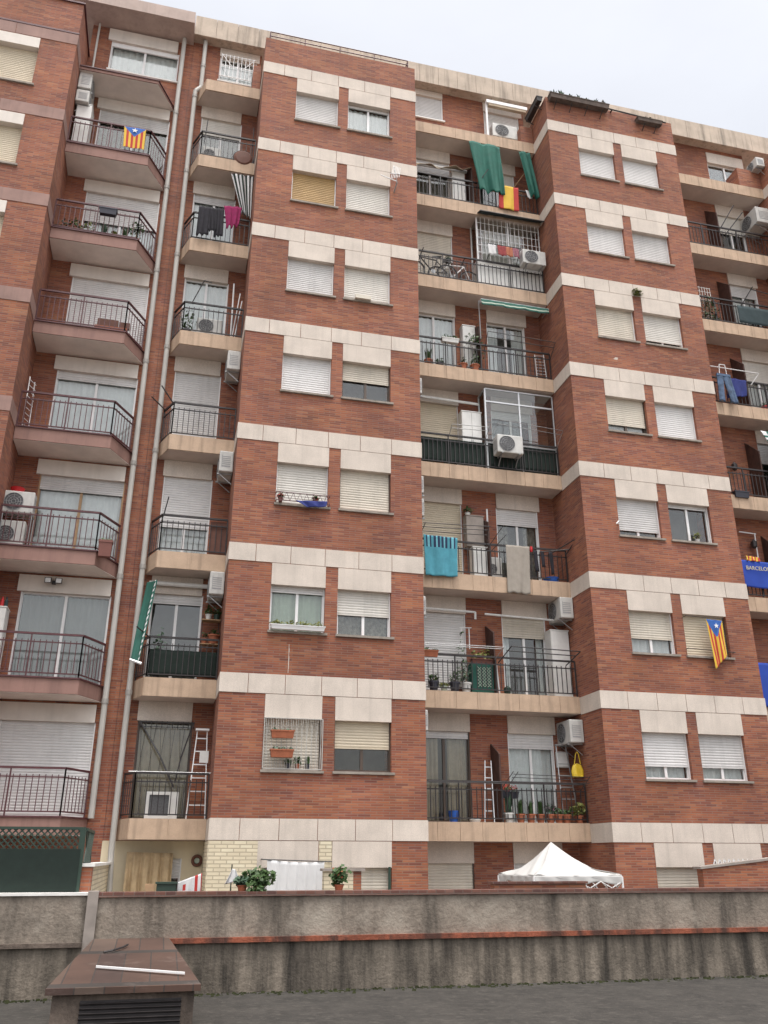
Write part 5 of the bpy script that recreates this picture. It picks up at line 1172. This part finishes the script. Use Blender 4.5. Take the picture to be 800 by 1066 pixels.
lw2 = thing('patio_wall', 'low brick patio wall in front of the white tent', 'wall', (5.6, -2.4, GZ))
MB().box(4.72, 6.42, -2.5, -2.3, GZ, -1.12).build('wall_face', M['brick'], lw2); MB().box(4.68, 6.45, -2.53, -2.27, -1.119, -1.085).build('cap', M['brick_cap'], lw2)
rw = thing('patio_wall', 'brick patio wall with a sloping dark cap at the right frame edge', 'wall', (11, -1, GZ))
MB().hexa([(9.66,-1.1,GZ),(14,-1.1,GZ),(14,-.9,GZ),(9.66,-.9,GZ),(9.66,-1.1,-.91),(14,-1.1,-.46),(14,-.9,-.46),(9.66,-.9,-.91)]).build('wall_face', M['brick'], rw)
MB().hexa([(9.60,-1.14,-.909),(14,-1.14,-.459),(14,-.86,-.459),(9.60,-.86,-.909),(9.60,-1.14,-.865),(14,-1.14,-.415),(14,-.86,-.415),(9.60,-.86,-.865)]).build('cap', M['cement'], rw)
zg = MB()
for i in range(9): x = 10.62+.115*i; zg.tube((x,-.03,-.88),(x+.0575,-.03,-.72),.012,4); zg.tube((x+.0575,-.03,-.72),(x+.115,-.03,-.88),.012,4)
zg.tube((10.6,-.03,-.90),(11.7,-.03,-.90),.012,4); zg.build('window_grille', M['white'], main)
single(cloth((1.08,-.30,-.74),(2.16,-.30,-.78),(1.10,-.32,-1.75),(2.14,-.32,-1.75), .022, 5.6, 90, 16, sag=.02), 'sheet', M['white_cloth'], 'white sheet hung as a curtain in front of the ground floor window', 'sheet', solid=.006)
rod_thing('curtain_rod', [((1.0,-.30,-.735),(2.3,-.30,-.775)), ((1.0,-.30,-.735),(1.0,-.013,-.73)), ((2.3,-.30,-.775),(2.3,-.013,-.77))], .012, 'dark', 'dark rod carrying the white sheet curtain', 'rod')
pr_ = thing('patio_wall', 'cream patio wall with a brick end and pale cap right of the white sheet', 'wall', (2.4, -1, GZ))
MB().box(2.02, 2.55, -1.1, -.90, GZ, -.93).build('wall_face', M['cream_brick'], pr_); MB().box(2.551, 2.70, -1.1, -.9, GZ, -.93).build('brick_end', M['brick'], pr_); MB().box(1.98, 2.76, -1.14, -.86, -.929, -.885).build('cap', M['cement'], pr_)
rod_thing('door_post', [((3.50,-.02,GZ+.05),(3.50,-.02,-.87))], .028, 'lattice', 'green painted door post beside the cream ground floor shutter', 'door post')
def wall_plant(x, y, z, label, rx, rz, n, leaf='leaf', pot='terracotta', **k): return plant(x, y, z, rz, rx, label, leaf=leaf, pot=pot, pr=.075, phh=.075, n=n, **k)
wall_plant(.54,-4.0,-1.153,'bushy green plant trailing over the terrace wall left of the white sheet',.23,.20,330)
foliage((.50,-4.14,-1.12),.16,.05,.12,90,.07).build('trailing_leaves', M['leaf'], bpy.data.objects[[o.name for o in COL.objects if o.get('label','').startswith('bushy green plant trailing')][0]])
wall_plant(.30,-3.98,-1.153,'lower green plant beside the white rag on the terrace wall',.15,.11,130, 'leaf3')
wall_plant(1.72,-3.98,-1.153,'green and reddish plant on the terrace wall right of the white sheet',.14,.24,190, flowers='terracotta')
t = single(cloth((.16,-3.82,-.86),(.20,-3.82,-.87),(.06,-3.82,-1.07),(.28,-3.82,-1.02), .02, 1.5, 10, 10), 'rag', M['white_cloth'], 'white rag pegged to a green stick above the terrace wall', 'cloth', solid=.006)
rod_thing('stick', [((.15,-3.8,-1.5),(.15,-3.8,-.80))], .010, 'lattice', 'green stick holding the white rag above the terrace wall', 'stick')
# small patio under the narrow column
single(cloth((-1.50,1.45,-.60),(-.60,1.45,-.62),(-1.50,1.42,-2.2),(-.60,1.42,-2.2), .075, 4.4, 80, 12), 'curtain', M['sand'], 'sand coloured curtain hung across the small patio under the narrow balconies', 'curtain', solid=.006)
wr = thing('wreath', 'round dark wreath on the cream patio wall', 'wreath', (-.12, 1.58, -.88))
MB().torus((-.12,1.58,-.76),.085,.032,'y',20,6).build('ring', M['wood'], wr); MB().lathe((-.12,1.60,-.76),[(.055,0),(.055,.01)],16,'y').build('centre', M['curtain_green'], wr)
t = single(cloth((-.60,-3.7,-1.04),(-.27,-3.7,-.92),(-.60,-3.7,-1.30),(-.26,-3.7,-1.30), .02, 2, 24, 14, lambda u, v: 1 if (.72 < u < .82 or (.2 < u < .32 and .2 < v < .5) or u > .94) else 0), 'towel', [M['white_cloth'], M['flagred']], 'white towel with red marks hung behind the terrace wall', 'towel', solid=.006)
t = thing('crate', 'green plastic crate behind the terrace wall beside the red marked towel', 'crate', (-.76, -3.75, -1.35))
MB().box(-.90,-.63,-3.85,-3.6,-1.35,-1.05).build('box', M['lattice'], t); MB().box(-.92,-.61,-3.87,-3.58,-1.06,-1.035).build('rim', M['lattice'], t)
single(MB().box(-1.06,-.93,-3.8,-3.7,-1.35,-1.06), 'bundle', M['woodpale'], 'small brown bundle left of the green crate', 'bundle')
# lattice fence over the left terrace wall
lf = thing('lattice_fence', 'green lattice fence with dark green mesh on the left terrace wall', 'fence', (-6, -4.0, -1.155))
MB().box(-12, -1.98, -3.995, -3.985, -1.15, -.60).build('mesh_panel', M['green_dark'], lf)
lt = MB(); z0, z1 = -1.15, -.34; h_ = z1-z0; x = -4.6
while x < -1.98:
    a, b = x, x+h_
    if b <= -1.96: lt.tube((a,-3.955,z0),(b,-3.955,z1),.013,4)
    else: lt.tube((a,-3.955,z0),(-1.96,-3.955,z0+(-1.96-a)),.013,4)
    if a+h_ <= -1.96: lt.tube((a+h_,-3.965,z0),(a,-3.965,z1),.013,4)
    else: lt.tube((-1.96,-3.965,z1-(-1.96-a)),(a,-3.965,z1),.013,4)
    x += .085
lt.build('lattice', M['lattice'], lf)
MB().box(-12,-1.95,-3.985,-3.93,-.345,-.31).build('top_rail', M['lattice'], lf)
MB().box(-2.02,-1.94,-3.99,-3.90,-1.152,-.346).build('post', M['lattice'], lf)
sl_ = MB(); 
for i in range(14):
    y = -3.88+.085*i; sl_.tube((-1.93,y,-.78),(-1.93,y+.42,-.36),.012,4); sl_.tube((-1.935,y+.42,-.78),(-1.935,y,-.36),.012,4)
sl_.build('side_lattice', M['lattice'], lf)
MB().box(-1.96,-1.92,-3.89,-2.3,-.36,-.32).build('side_rail', M['lattice'], lf)
pp = thing('patio_wall', 'cream painted patio wall with a brick end under the lattice return', 'wall', (-1.85, -3, GZ))
MB().box(-1.98,-1.80,-3.88,-3.70,GZ,-.83).build('brick_end', M['brick'], pp); MB().box(-1.97,-1.81,-3.699,1.60,GZ,-.835).build('wall_face', M['cream_brick'], pp); MB().box(-2.01,-1.77,-3.91,1.60,-.829,-.785).build('cap', M['paint_white'], pp)

# pale lime runs left on the brick below two sills
for (x, z0, z1, w) in ((1.36, 2.82, 3.42, .016), (9.72, 11.55, 11.62, .10), (1.0, 13.55, 13.6, .12)):
    m_ = MB(); n = 7
    for i in range(n):
        a = z0+(z1-z0)*i/n; b = z0+(z1-z0)*(i+1)/n; d = random.uniform(-.2, .2)*w; ww = w*random.uniform(.6, 1.2)
        m_.quad((x+d-ww/2,-.002,a),(x+d+ww/2,-.002,a),(x+d+ww/2,-.002,b),(x+d-ww/2,-.002,b))
    m_.build('lime_run', M['stone'], main)
